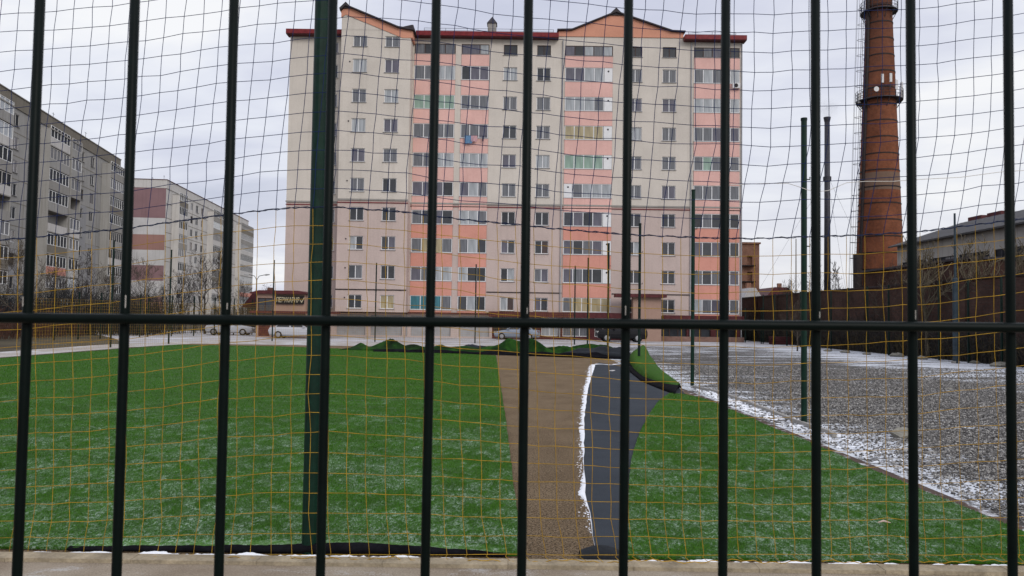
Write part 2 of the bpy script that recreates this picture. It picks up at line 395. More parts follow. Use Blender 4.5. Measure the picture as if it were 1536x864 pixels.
# soil strip and small kerb right of the pitch
struct('soil_strip', MB().poly([(4.9, 6.0), (5.10, 6.0), (5.08, 20), (5.0, 22.5), (4.85, 22)], -.005, .006), M['soil_edge'])
gk = MB()
pts = gl([(1040, 582), (1070, 588), (1110, 601), (1150, 617), (1190, 633), (1225, 645), (1246, 652), (1252, 657)])
for (a, b) in zip(pts, pts[1:]):
    d = Vector((b[0]-a[0], b[1]-a[1])).normalized(); nx, ny = -d.y*.035, d.x*.035; e = d*.015
    gk.poly([(a[0]+nx, a[1]+ny), (a[0]-nx, a[1]-ny), (b[0]-nx-e.x, b[1]-ny-e.y), (b[0]+nx-e.x, b[1]+ny-e.y)][::-1], -.05, .07)
tag(gk.build('edging_kerb', M['concrete']), 'low grey edging kerb between gravel and snowy strip beside pitch', 'kerb')
# snow strip sheet beside the edging kerb
V = []; Fc = []
rows = 330
for i in range(rows+1):
    y = 22.3-(22.3-11)*i/rows
    for j in range(17):
        x = 5.15 + j*.0475 + .02*mnoise.noise(Vector((y*2, j, 3)))
        h = .045*mnoise.noise(Vector((x*9, y*7, 0))) + .040*mnoise.noise(Vector((x*31, y*23, 4))) - .010 - max(0, (16-y))*.004 - (.05 if j in (0, 16) else 0) - .012*(1-j/16)
        V.append((x, y, h+.012))
    if i:
        for j in range(16): o = (i-1)*17+j; Fc.append((o, o+17, o+18, o+1))
mb = MB(); mb.v = V; mb.f = Fc
tag(mb.build('snow', M['snow'], smooth=True), 'patchy snow strip between the right turf edge and the gravel', 'snow', kind='stuff')
# blades of turf (too many to count)
def inside(x, y, poly):
    c = np.zeros(len(x), bool); n = len(poly)
    for i in range(n):
        x1, y1 = poly[i]; x2, y2 = poly[(i+1) % n]
        cond = ((y1 > y) != (y2 > y)); 
        with np.errstate(divide='ignore', invalid='ignore'):
            xi = (x2-x1)*(y-y1)/(y2-y1)+x1
        c ^= cond & (x < xi)
    return c
def blades(poly, n, y0, y1, xa, xb, pw, hgt, wid, label):
    u = NR.random(n); y = y0*(y1/y0)**(u**pw); x = NR.uniform(-1, 1, n)*(y*.72+.6)
    k = (x > xa) & (x < xb) & inside(x, y, poly); x = x[k]; y = y[k]; n = len(x)
    sc_ = (y/8)**.75; w = wid*NR.uniform(.6, 1.3, n)*sc_; h = hgt*NR.uniform(.5, 1.4, n)*sc_**.3
    a = NR.uniform(0, math.pi, n); l = NR.normal(0, .012, (n, 2))*sc_[:, None]**.3
    V = np.zeros((n, 3, 3)); V[:, 0] = np.c_[x-np.cos(a)*w, y-np.sin(a)*w, np.full(n, .028)]; V[:, 1] = np.c_[x+np.cos(a)*w, y+np.sin(a)*w, np.full(n, .028)]
    V[:, 2] = np.c_[x+l[:, 0]+.006, y+l[:, 1], .03+h]
    me = npmesh('turf_fibres', V.reshape(-1, 3), np.arange(3*n).reshape(-1, 3), M['turf_blade'])
    return tag(inst('turf_fibres', me), label, 'turf fibres', kind='stuff')
blades(tl, 560000, 6.47, 47, -21.4, 3, .9, .022, .0028, 'frosted green plastic fibres of the large left sheet of turf')
blades(tr, 330000, 6.47, 22, 0, 5, .9, .022, .0028, 'frosted green plastic fibres of the right piece of turf')
# loose stones of the gravel
def stones(n):
    y = 6.2*(34/6.2)**(NR.random(n)**.85); x = 5.2+NR.random(n)**1.1*(y*.72-4.7); k = (x > 5.15) & (x < 22) & ((x > 5.6+NR.random(n)*2.2) | (NR.random(n) < .25)); x = x[k]; y = y[k]; n = len(x)
    base = np.array([(1, 0, 0), (0, 1, 0), (-1, 0, 0), (0, -1, 0), (0, 0, 1), (0, 0, -1)], float)
    fc = np.array([(0, 1, 4), (1, 2, 4), (2, 3, 4), (3, 0, 4), (1, 0, 5), (2, 1, 5), (3, 2, 5), (0, 3, 5)])
    s = NR.uniform(.010, .024, n)*(y/10)**.35; V = base[None]*s[:, None, None]*NR.uniform(.6, 1.3, (n, 6, 1))
    a = NR.uniform(0, 6.28, n); ca, sa = np.cos(a)[:, None], np.sin(a)[:, None]
    X = V[..., 0]*ca-V[..., 1]*sa; Y = V[..., 0]*sa+V[..., 1]*ca; Z = V[..., 2]*.7
    V = np.stack([X+x[:, None], Y+y[:, None], Z+.006], -1)
    Fc = fc[None]+(np.arange(n)*6)[:, None, None]
    mt, nn, b = nt('loose_stone'); p = pos(nn)
    v = N(nn, 'ShaderNodeTexVoronoi'); v.inputs['Scale'].default_value = 18; nn.links.new(scaled(nn, p, (1, 1, 0)), v.inputs['Vector'])
    sep = N(nn, 'ShaderNodeSeparateColor'); nn.links.new(v.outputs['Color'], sep.inputs[0])
    nn.links.new(ramp(nn, sep.outputs[1], [(0, (.045, .043, .042)), (.5, (.155, .148, .14)), (1, (.44, .425, .40))]), b.inputs['Base Color']); b.inputs['Roughness'].default_value = .9; b.inputs['Specular IOR Level'].default_value = .1
    tag(inst('loose_stones', npmesh('loose_stones', V.reshape(-1, 3), Fc.reshape(-1, 3), mt)), 'grey crushed stones scattered over the gravel', 'gravel', kind='stuff')
stones(60000)
# lifted black edge of the near turf behind the kerb
V = []; Fc = []; n = 160
for i in range(n+1):
    px = 90+(760-90)*i/n; x = G(px, 833).x
    h = interp(px, [(90, 0), (140, .012), (300, .035), (420, .055), (480, .085), (540, .095), (620, .065), (700, .03), (760, .0)]) + .012*mnoise.noise(Vector((x*5, 0, 0))) + .008*mnoise.noise(Vector((x*17, 2, 0)))
    h = max(h*.68, 0)
    o = len(V); V += [(x, 6.475, .005), (x, 6.45-.2*h, .012+.5*h), (x, 6.455-.1*h, .022+h), (x, 6.50, .032+h*1.05), (x, 6.66, .03+h*.35), (x, 6.8, .026)]
    if i:
        for k in range(5): Fc.append((o-6+k, o+k, o+k+1, o-5+k))
mb = MB(); mb.v = V; mb.f = Fc[:]
lifted = thing('lifted_turf_edge', (0, 0, 0), 'lifted edge of the left turf showing its black backing behind the kerb', 'turf edge')
m1 = MB(); m1.v = V; m1.f = [f for q, f in enumerate(Fc) if q % 5 < 3]; m1.build('backing', M['black_back'], lifted, smooth=True)
m2 = MB(); m2.v = V; m2.f = [f for q, f in enumerate(Fc) if q % 5 >= 3]; m2.build('turf', M['turf_blade'], lifted, smooth=True)
# curled corner of the underlay at the kerb
V = []; Fc = []; n = 24
for i in range(n+1):
    t = i/n; x = .60+.36*t; hh = .035+.05*math.sin(math.pi*t)
    o = len(V)
    for q in range(9):
        a = math.pi*(-.15+1.25*q/8); V.append((x, 6.50-.075*math.cos(a)*(1+.3*t), .02+hh*math.sin(a)))
    if i:
        for k in range(8): Fc.append((o-9+k, o+k, o+k+1, o-8+k))
mb = MB(); mb.v = V; mb.f = Fc; tag(mb.build('curled_underlay', M['backing'], smooth=True), 'curled dark end of the grey underlay lying against the kerb', 'underlay')
# ------------------------------------------------------------------ heap of folded turf
def fold(parent, name, m, x0, x1, ys, w, hs, seed, lean=.4, thick=.0, z0=.02):
    V = []; Fc = []; nx, ny = 90, 18
    for i in range(nx+1):
        t = i/nx; x = x0+(x1-x0)*t; h = interp(t, hs)
        yc = interp(t, ys)
        for j in range(ny+1):
            s = j/ny; prof = math.sin(math.pi*s)**.7*(1+.25*math.sin(3*math.pi*s+seed+4*t)); rdg = 1-abs(mnoise.noise(Vector((x*.75+s*1.2+seed, s*1.1, 2))))*2.6
            nz = mnoise.noise(Vector((x*.5+seed+s*.8, s*1.8, seed*1.7)))*.55+mnoise.noise(Vector((x*1.3+s*2, s*2.4+seed, 1)))*.30
            crease = abs(mnoise.noise(Vector((x*.55+s*1.8, s*1.3, seed+5))))
            z = z0+max(0, h*prof*(.85+nz*.7+.32*rdg-crease*.8)) if h*prof > .01 else z0
            V.append((x+.25*nz, yc+w*(s-.5)-lean*h*(prof-.5)*.6, z))
    for i in range(nx):
        for j in range(ny): o = i*(ny+1)+j; Fc.append((o, o+ny+1, o+ny+2, o+1))
    mb = MB(); mb.v = V; mb.f = Fc; o = mb.build(name, m, parent, smooth=True)
    md = o.modifiers.new('s', 'SOLIDIFY'); md.thickness = .03; return o
heap = thing('turf_heap', (0, 0, 0), 'long crumpled heap of folded green turf with black underside showing', 'turf heap')
def XH(px, Y): return P(px, 520, Y).x
fold(heap, 'turf_fold', M['turf_far'], XH(515, 45), XH(640, 44), [(0, 45), (1, 43.5)], 3.0, [(0, 0), (.25, .35), (.45, .46), (.6, .42), (1, .28)], 1)
fold(heap, 'turf_fold', M['turf_far'], XH(600, 43), XH(760, 42), [(0, 43.5), (1, 42.3)], 2.6, [(0, .25), (.3, .42), (.6, .40), (1, .35)], 3)
fold(heap, 'backing_fold', M['backing'], XH(655, 45), XH(750, 44), [(0, 45.2), (1, 44.5)], 1.8, [(0, 0), (.3, .36), (.7, .44), (1, .2)], 4)
fold(heap, 'turf_fold', M['turf_far'], XH(715, 43), XH(865, 42), [(0, 43.5), (1, 42.2)], 2.6, [(0, .15), (.2, .5), (.55, .66), (.72, .70), (.85, .5), (1, .25)], 7.5)
fold(heap, 'turf_fold', M['turf_far'], XH(820, 42), XH(945, 41), [(0, 42.5), (1, 41)], 2.4, [(0, .3), (.3, .5), (.65, .62), (1, .3)], 9)
fold(heap, 'backing_fold', M['backing'], XH(835, 40), XH(950, 39), [(0, 40.6), (1, 39.2)], 1.4, [(0, .05), (.3, .35), (.6, .42), (.85, .5), (1, .12)], 12)
fold(heap, 'backing_fold', M['black_back'], XH(560, 42), XH(800, 41), [(0, 42.2), (1, 40.6)], .8, [(0, .08), (.3, .18), (.6, .22), (1, .2)], 15)
fold(heap, 'backing_fold', M['black_back'], XH(740, 40.8), XH(945, 38.5), [(0, 41), (1, 38.4)], .8, [(0, .05), (.3, .2), (.6, .26), (1, .15)], 18)
# flap folded over onto the gravel side
flap = thing('turf_flap', (0, 0, 0), 'green turf flap folded over at the far right corner of the underlay', 'turf flap')
def strip(parent, name, m, L, Rr, n=40, ny=10, h=.3, th=.03, seed=0):
    V = []; Fc = []
    for i in range(n+1):
        t = i/n; a = Vector(ip(L, t)); b = Vector(ip(Rr, t))
        for j in range(ny+1):
            s = j/ny; p = a.lerp(b, s); hh = interp(t, h)
            V.append((p.x, p.y, p.z+hh*math.sin(math.pi*s)**.4*(1+.35*mnoise.noise(Vector((t*4, s*2, seed)))) ))
    for i in range(n):
        for j in range(ny): o = i*(ny+1)+j; Fc.append((o, o+ny+1, o+ny+2, o+1))
    mb = MB(); mb.v = V; mb.f = Fc; o = mb.build(name, m, parent, smooth=True)
    md = o.modifiers.new('s', 'SOLIDIFY'); md.thickness = th; return o
def ip(tab, t):
    n = len(tab)-1; k = min(int(t*n), n-1); u = t*n-k; return tuple(a+(b-a)*u for a, b in zip(tab[k], tab[k+1]))
def gz(px, py, z=.03): q = G(px, py); return (q.x, q.y, z)
strip(flap, 'turf', M['turf'], [gz(942, 548, .05), gz(949, 557), gz(964, 569), gz(990, 578), gz(1014, 584)], [gz(973, 537, .05), gz(978, 543), gz(988, 556), gz(1006, 570), gz(1021, 580)],
      h=[(0, .62), (.3, .45), (.6, .26), (.85, .17), (1, .10)])
strip(flap, 'backing', M['black_back'], [gz(936, 551, .024), gz(946, 560, .02), gz(962, 573, .02), gz(988, 584, .02), gz(1012, 593, .02)], [gz(948, 545, .05), gz(954, 556), gz(968, 568), gz(996, 578), gz(1022, 583)],
      h=[(0, .10), (.4, .07), (.75, .08), (1, .12)], th=.02)
# ------------------------------------------------------------------ foreground bar fence
FY = 1.0; yaw = math.radians(1.9)
fence = thing('bar_fence', (0, FY, 0), 'dark green steel bar fence close to the camera with one horizontal rail', 'fence', rz=yaw)
bar = MB().tube([(0, 0, -.0), (0, 0, 1.2), (0, 0, 2.05), (0, 0, 2.75)], .0061, 14).mesh('bar', M['fence_green'], True)
x0 = P(791, 432, FY).x
for k in range(-16, 17):
    inst('bar', bar, fence, (x0+k*.1282+.0*R.uniform(-1, 1), .0, 0)).rotation_euler = (0, math.radians(R.uniform(-.12, .12)), 0)
zr = P(768, 484, FY).z
for z, nm in ((zr, 'rail'), (.25, 'rail'), (2.72, 'rail')):
    a = -.0045*0
    MB().tube([(x*.2, -.0128, z + .0045*x*.2) for x in range(-12, 13)], .0066, 14).build(nm, M['fence_green'], fence, smooth=True)
for x in (-2.3, 2.3): MB().box(x-.03, x+.03, .012, .07, 0, 2.8).build('post', M['fence_green'], fence)
weld = mat('bare_metal', (.35, .33, .30), .5, .3, 30)
for k in (-5, -4, -3, 0, 1, 3, 4):
    MB().box(x0+k*.1282-.0006, x0+k*.1282+.0006, -.0064, -.0058, zr+.012, zr+.02+.004*(k % 3)).build('scratch', weld, fence)
# ------------------------------------------------------------------ big net in front of the pitch
NY = 6.36
rope_tab = [(-600, 385), (-300, 378), (0, 360), (49, 356), (187, 343), (338, 322), (400, 315), (447, 311), (508, 311), (606, 318), (700, 330), (778, 337), (831, 343), (943, 352), (1061, 357), (1130, 358), (1213, 355), (1287, 353), (1384, 347), (1536, 328), (1800, 305), (2100, 330)]
def ry(px): return interp(px, rope_tab)
def yb(px): return NY + .05*math.sin(px*.004+1)
CW = 27.6
def wob(px, py, s): return mnoise.noise(Vector((px*.011, py*.011, s)))*3.6 + mnoise.noise(Vector((px*.035, py*.035, s+9)))*2.2
def top_pt(k, j):           # knot k along, j rows above the rope (float ok)
    x = k*CW; py = ry(x)-28.3*j
    lean = interp(x, [(0, .085), (400, .095), (700, .07), (1000, .09), (1150, .12), (1536, .10)])
    dx = lean*28.3*j if x < 1000 else 28.3*(lean*min(j, 5)*1.5 + .01*j)
    sag = interp(x, rope_tab)-335
    w = interp(j, [(0, 0), (5, .15), (12, .3), (25, .4)])
    py += sag*w*(.6 if x > 470 else -.0)
    px = x+dx
    d = min(1, j*.5)
    return (px+wob(px, py, 1)*d, py+wob(px, py, 2)*d)
NL = 18
def low_pt(k, i):
    x = k*CW; t = i/NL; base = 340+(832-340)*t; w = 1-max(0, (t-.1)/.9)**2.2
    py = base+(ry(x)-340)*w; 
    lean = interp(x, [(0, -.01), (500, -.015), (800, .02), (1100, .0), (1536, .02)])
    px = x + lean*27*i + interp(x, [(0, -9), (380, -6), (460, 6), (800, 9), (1200, 3), (1536, 2)])*max(0, (t-.88)/.12)
    d = min(1, i*.5)*(1 if i < NL else .5)
    return (px+wob(px, py, 3)*d, py+wob(px, py, 4)*d)
def netmesh(fn, ks, js, rad, knots=True):
    mb = MB()
    pts = {(k, j): fn(k, j) for k in ks for j in js}
    W = {q: P(p[0], p[1], yb(p[0])) for q, p in pts.items()}
    for k in ks:
        col = []
        for j in js:
            col.append(W[(k, j)])
        mb.tube([v+Vector((0, .0, 0)) for v in col], rad, 4, False)
    for j in js: mb.tube([W[(k, j)] for k in ks], rad, 4, False)
    if knots:
        for q, v in W.items():
            r = rad*1.7; o = len(mb.v)
            mb.v += [(v.x+r, v.y, v.z), (v.x, v.y+r, v.z), (v.x-r, v.y, v.z), (v.x, v.y-r, v.z), (v.x, v.y, v.z+r), (v.x, v.y, v.z-r)]
            mb.f += [(o+a, o+b, o+c) for a, b, c in ((0, 1, 4), (1, 2, 4), (2, 3, 4), (3, 0, 4), (1, 0, 5), (2, 1, 5), (3, 2, 5), (0, 3, 5))]
    return mb
ks = list(range(-16, 76))
tag(netmesh(top_pt, ks, range(0, 21), .0027).build('net', M['net_blue']), 'dark blue square mesh upper net hanging from above the frame down to the rope', 'net', 'ball stop nets at the near side')
tag(netmesh(low_pt, ks, range(0, NL+1), .0023).build('net', M['net_orange']), 'orange square mesh lower net pulled down to the kerb in front of the turf', 'net', 'ball stop nets at the near side')
rp = MB(); rp.tube([P(x, ry(x)+1.5*math.sin(x*.23), yb(x)-.004) for x in range(-430, 2080, 9)], .0034, 6)
rp.tube([P(x, ry(x)+1.6*math.sin(x*.19+2), yb(x)-.008) for x in range(-430, 2080, 9)], .0022, 5)
tag(rp.build('rope', M['rope_blue'], smooth=True), 'twisted dark rope joining the blue net to the orange net', 'rope')
rp = MB(); rp.tube([P(x, y, NY-.006) for x, y in ((1060, 280), (1098, 277), (1150, 275), (1182, 275), (1198, 280), (1212, 285), (1228, 287), (1242, 286), (1256, 280), (1270, 274), (1300, 272), (1340, 272), (1380, 269), (1440, 266), (1500, 258), (1560, 254))], .0026, 6)
tag(rp.build('rope', M['rope_white'], smooth=True), 'pale sagging cord woven through the blue net near the brick chimney', 'rope')
rp = MB(); n = 0
rp.tube([P(x, 838+2*math.sin(x*.05)+1.5*math.sin(x*.21)+ (4 if x > 600 else 0), NY-.10) for x in range(-430, 2080, 8)], .0034, 5)
k = -14
for k in range(-14, 74):
    a = low_pt(k, NL); x = a[0]; rp.tube([P(a[0], a[1], yb(a[0])), P(x-2, a[1]+3, NY-.05), P(x+interp(x, [(0, -8), (400, 0), (800, 7)]), 838+2*math.sin(x*.05)+(4 if x > 600 else 0), NY-.10)], .0022, 4)
tag(rp.build('rope', M['net_orange']), 'orange bottom cord lacing the lower net to the kerb', 'rope')
# ------------------------------------------------------------------ net posts
def net_post(px, Y, r, label, h=6.0, detail=True, py=480):
    p = P(px, py, Y); o = thing('net_post', (p.x, Y, 0), label, 'post', 'green steel posts around the pitch')
    MB().tube([(0, 0, -.1), (0, 0, h)], r, 16).build('pole', M['post_green'] if Y < 30 else M['far_green'], o, smooth=False)
    MB().lathe([(0, h+.02), (r*1.12, h+.018), (r*1.12, h-.03), (r*.98, h-.035)], 16).build('cap', M['far_green'], o)
    if detail:
        for z in (h*.8, h*.58): MB().tube([(r*.8, 0, z), (r+.06, 0, z), (r+.06, 0, z+.05)], .012, 6).build('hook', M['far_green'], o)
    return o
big = net_post(472.5, NY+.16, .065, 'thick green near post standing at the kerb just left of the frame centre')
for x in (-9.7, 6.45):
    o = copy_tree(big); o.location.x = x
    o['label'] = 'near green net post outside the right edge of the view' if x > 0 else 'near green net post outside the left edge of the view'
net_post(1206, 15.0, .056, 'green post on the gravel left of the brick chimney, tallest after the thick near one')
net_post(1039, 23.5, .056, 'green post standing on gravel at the right end of the block of flats')
net_post(959, 32.0, .056, 'green post behind the folded turf flap')
net_post(912, 40.6, .056, 'green post at the right end of the turf heap')
net_post(881.5, 50.6, .05, 'green post in front of the parked black off-roader', detail=False)
net_post(862, 58.5, .05, 'far green post at the right of the far row before the shops', detail=False)
net_post(713, 58.5, .05, 'far green post before the roller shutters left of the maroon shop front', detail=False)
net_post(563, 58.5, .05, 'far green post beside the left peak of the turf heap', detail=False)
net_post(409, 57.0, .05, 'far green post beside the hairdresser sign', detail=False)
net_post(254, 49.0, .05, 'green post on the left path before the striped end wall', detail=False)
net_post(167, 43.0, .05, 'green post on the left path before the beige block of flats', detail=False)
net_post(43, 37.0, .05, 'leftmost green post on the path beside the turf', detail=False)
# nets of the far sides (fine in the picture)
def flatnet(a, b, z1, step, rad, label, loc_mat):
    a = Vector(a); b = Vector(b); L = (b-a).length; n = int(L/step); mb = MB()
    for i in range(n+1):
        p = a.lerp(b, i/n); mb.tube([(p.x, p.y, .05), (p.x, p.y, z1)], rad, 3, False)
    for j in range(int(z1/step)+1): mb.tube([(a.x, a.y, .05+j*step), ((a.x+b.x)/2, (a.y+b.y)/2, .05+j*step-.04), (b.x, b.y, .05+j*step)], rad, 3, False)
    tag(mb.build('net', loc_mat), label, 'net', 'far nets of the pitch')
pA = P(409, 480, 57); pB = P(862, 480, 58.5); pC = P(43, 480, 37)
flatnet((pA.x, 57, 0), (pB.x, 58.5, 0), 2.6, .16, .003, 'fine orange net across the far end of the pitch before the yard', M['net_orange'])
flatnet((pC.x, 37, 0), (pA.x, 57, 0), 2.6, .16, .003, 'fine orange net along the left side of the pitch before the path', M['net_orange'])
# ------------------------------------------------------------------ facade helpers
def wall_grid(x0, x1, z0, z1, holes, y=0, rev=.16, mb=None):
    """front wall with real openings and their reveals"""
    mb = mb or MB()
    xs = sorted({x0, x1, *[h[0] for h in holes], *[h[1] for h in holes]}); zs = sorted({z0, z1, *[h[2] for h in holes], *[h[3] for h in holes]})
    xs = [x for x in xs if x0 <= x <= x1]; zs = [z for z in zs if z0 <= z <= z1]
    for a, b in zip(xs, xs[1:]):
        for c, d in zip(zs, zs[1:]):
            mx, mz = (a+b)/2, (c+d)/2
            if any(h[0] < mx < h[1] and h[2] < mz < h[3] for h in holes): continue
            mb.add([(a, y, c), (b, y, c), (b, y, d), (a, y, d)], [(0, 1, 2, 3)])
    for a, b, c, d in holes:
        mb.add([(a, y, c), (b, y, c), (b, y, d), (a, y, d), (a, y+rev, c), (b, y+rev, c), (b, y+rev, d), (a, y+rev, d)],
               [(0, 4, 5, 1), (1, 5, 6, 2), (2, 6, 7, 3), (3, 7, 4, 0)])
    return mb
MCH = {}
def frame_mesh(w, h, bars, m, nm, t=.06, trans=None):
    key = (round(w, 2), round(h, 2), tuple(round(b, 2) for b in bars), m.name, trans)
    if key not in MCH:
        mb = MB(); x, z = w/2, h/2
        mb.box(-x, x, -.04, .03, -z, -z+t); mb.box(-x, x, -.04, .03, z-t, z); mb.box(-x, -x+t, -.04, .03, -z+t, z-t); mb.box(x-t, x, -.04, .03, -z+t, z-t)
        for b in bars: mb.box(b-t*.6, b+t*.6, -.045, .03, -z+t, z-t)
        if trans is not None: mb.box(-x+t, x-t, -.035, .02, trans-.02, trans+.02)
        MCH[key] = mb.mesh(nm, m)
    return MCH[key]
def pane_mesh(w, h, m, split=None):
    key = (round(w, 2), round(h, 2), m.name, 'p')
    if key not in MCH: MCH[key] = MB().box(-w/2+.03, w/2-.03, -.012, .006, -h/2+.03, h/2-.03).mesh('pane', m)
    return MCH[key]
sillm = {}
def window(root, x, z, w, h, y, panes=2, fm=None, pm=None, sill=True, trans=None, bars=None, name='window', multi=False):
    fm = fm or M['pvc']; bars = bars if bars is not None else [(-w/2+w*i/panes) for i in range(1, panes)]
    o = inst(name, frame_mesh(w, h, bars, fm, name, trans=trans), root, (x, y, z))
    if multi:
        e = [-w/2]+list(bars)+[w/2]
        for a, b in zip(e, e[1:]): inst('pane', pane_mesh(b-a, h, pm()), o, ((a+b)/2, .0, 0))
    else: inst('pane', pane_mesh(w, h, pm() if callable(pm) else pm), o)
    if sill:
        k = round(w, 2)
        if k not in sillm: sillm[k] = MB().box(-w/2-.06, w/2+.06, -.2-.0, -.04, -.03, 0).mesh('sill', M['shutter'])
        inst('sill', sillm[k], o, (0, -.03, -h/2-.002))
    return o
def pick(ws):
    def f():
        t = R.random()*sum(w for _, w in ws)
        for i, w in ws:
            t -= w
            if t <= 0: return PN[i]
        return PN[ws[0][0]]
    return f
p_up = pick([(1, 4), (2, 5), (0, 2), (3, 2)]); p_dn = pick([(0, 6), (2, 2), (1, 1), (3, 1), (7, 1), (5, .5)])
p_log = pick([(1, 6), (3, 3), (2, 3), (0, 2)]); p_log2 = pick([(0, 4), (1, 3), (3, 2), (2, 2)])
# ------------------------------------------------------------------ MAIN BUILDING
BY = 72.0; BY2 = 70.2; D = BY2-BY
bx0 = P(430, 280, BY).x
main = thing('apartment_building', (bx0, BY, 0), 'ten storey beige block of flats with pink balcony bands and shops below', 'building')
def LX(px, Y=BY, py=280): return P(px, py, Y).x - bx0
rowy = [75, 110.6, 154.6, 197.8, 241.5, 285, 327.5, 370, 412.5, 456]
rz = [P(763, y, BY).z for y in rowy]
zc = P(763, 306, BY).z          # cornice
zt = P(730, 58, BY).z           # eaves
zg = P(763, 471, BY).z          # top of the ground floor
xE = LX(1112.5); xGa, xGb = LX(507, BY2), LX(612, BY2); xW = LX(500)
cols = [(LX(763), 0, BY), (LX(813.5), 0, BY), (LX(951.5), 0, BY), (LX(1003), 0, BY)]
bays = [(LX(618), LX(680), 4), (LX(689), LX(731), 3), (LX(845.5), LX(917.5), 5), (LX(1040), LX(1109), 5)]
def wh(r): return 1.0 if r == 0 else 1.26
def holes_for(xs, lo, hi, w=1.3):
    return [(x-w/2, x+w/2, rz[r]-wh(r)/2, rz[r]+wh(r)/2) for x in xs for r in range(10) if lo < rz[r] < hi]
def bay_hole(b, lo, hi): return (b[0], b[1], max(lo, zg+.05), min(hi, rz[0]+.62))
# walls (upper beige, lower pinkish)
for lo, hi, mm in ((zc, zt, M['wall_hi']), (zg, zc, M['wall_lo'])):
    mb = MB()
    hs = holes_for([c[0] for c in cols], lo, hi)+[(b[0], b[1], max(lo, zg+.02), min(hi, rz[0]+.55)) for b in bays]
    segs = [xGb, xE]
    # split the wall at the bays so the tall openings stay simple
    wall_grid(xGb, xE, lo, hi, hs, 0, .2, mb)
    wall_grid(xGa, xGb, lo, hi+(0), holes_for([LX(535.5, BY2), LX(584, BY2)], lo, hi, 1.3), D, .2, mb)
    wall_grid(0, xGa, lo, hi, holes_for([LX(494)], lo, hi, 1.1), 0, .2, mb)
    mb.add([(xGb, D, lo), (xGb, 0, lo), (xGb, 0, hi), (xGb, D, hi)], [(0, 1, 2, 3)])
    mb.add([(xGa, D, lo), (xGa, 0, lo), (xGa, 0, hi), (xGa, D, hi)], [(3, 2, 1, 0)])
    mb.add([(xE, 0, lo), (xE, 14, lo), (xE, 14, hi), (xE, 0, hi)], [(0, 1, 2, 3)])
    mb.add([(0, 0, lo), (0, 14, lo), (0, 14, hi), (0, 0, hi)], [(3, 2, 1, 0)])
    mb.add([(0, 14, lo), (xE, 14, lo), (xE, 14, hi), (0, 14, hi)], [(3, 2, 1, 0)])
    mb.build('wall', mm, main)
MB().box(.1, xE-.1, .9, 13.9, 0, zt-.1).build('inner_wall', M['dark_roof'], main)
for r in range(10):
    pp = p_up if r < 6 else p_dn
    for x in [c[0] for c in cols]: window(main, x, rz[r], 1.3, wh(r), .13, 2, M['brownframe'] if r == 0 else None, (lambda: PN[0]) if r == 0 else pp, multi=r > 6)
    for x in (LX(535.5, BY2), LX(584, BY2)): window(main, x, rz[r], 1.3, wh(r), D+.13, 2, None, pp, multi=r > 6)
    window(main, LX(494), rz[r], 1.1, wh(r), .13, 2, None, pp)
# balconies
special = {(2, 0): 4, (3, 2): 5, (4, 2): 4, (4, 3): 4, (7, 0): 5, (9, 0): 6, (2, 2): 3, (1, 3): 3, (2, 3): 3, (5, 3): 1, (9, 2): 5}
for bi, (a, b, npn) in enumerate(bays):
    for r in range(10):
        w = b-a; h = 1.0 if r == 0 else 1.38; z = rz[r]
        zb = z-h/2; zl = (rz[r+1]+.69) if r < 9 else zg+.05
        mm = M['pink'] if r < 6 else M['salmon']
        bal = MB().box(a+.01, b-.01, -.06, .12, zl+.002, zb-.002).build('balcony', mm, main)
        MB().box(a-.02, b+.02, -.1, .1, zb-.004, zb+.03).build('sill', M['shutter'], bal)
        if r == 0:
            MB().box(a, b, .0, .1, z+h/2, z+.55).build('lintel', M['wall_hi'], bal)
        sp = special.get((r, bi)); pp = (lambda s=sp: PN[s] if R.random() < .7 else PN[1]) if sp is not None else (p_log if r < 6 else p_log2)
        wp = bi == 2 and 0 < r < 9       # white side panel
        ww = w*(.82 if wp else 1); xc = a+ww/2 + (w*.18 if (wp and r == 5) else 0)
        n_ = npn-1 if wp else npn
        window(main, xc, z+.015, ww-.04, h-.03, .02, n_, M['brownframe'] if r == 0 else None, pp, sill=False, multi=True, name='balcony_window')
        if wp:
            x1 = b-w*.09 if r != 5 else a+w*.09
            MB().box(x1-w*.085, x1+w*.085, -.02, .05, zb+.03, z+h/2).build('side_panel', M['pvc'], bal)
            MB().tube([(x1, -.03, z+.35), (x1, .0, z+.35)], .09, 10).build('vent', M['dark_roof'], bal)
# pilaster between the two left bays is wall already; cornices
MB().box(xGb-.0, xE+.05, -.10, -.003, zc-.12, zc+.02).build('cornice', M['concrete'], main)
MB().box(xGb-.0, xE+.03, -.06, -.003, zc-.37, zc-.29).build('cornice', M['red'], main)
MB().box(xGa-.05, xGb+.05, D-.10, D-.003, zc-.12, zc+.02).build('cornice', M['concrete'], main)
MB().box(xGa-.03, xGb+.03, D-.06, D-.003, zc-.37, zc-.29).build('cornice', M['red'], main)
MB().box(-.05, xGa, -.10, -.003, zc-.12, zc+.02).build('cornice', M['concrete'], main)
MB().box(-.05, xGa, -.06, -.003, zc-.37, zc-.29).build('cornice', M['red'], main)
z9 = P(763, 438.5, BY).z
MB().box(xGa-.04, xGb+.04, D-.05, D-.003, z9-.05, z9+.05).build('cornice', M['chim_iron'], main)
for a, b in ((LX(732), LX(844)), (LX(919), LX(1039))): MB().box(a, b, -.05, -.003, z9-.05, z9+.04).build('cornice', M['chim_iron'], main)
# drain pipes
for px, y in ((614.5, -.1), (842, -.1), (1112, -.08), (1036, -.1)):
    x = LX(px); MB().tube([(x, y, .2), (x, y, zt-.1)], .055, 8).build('drain_pipe', M['shutter'], main)
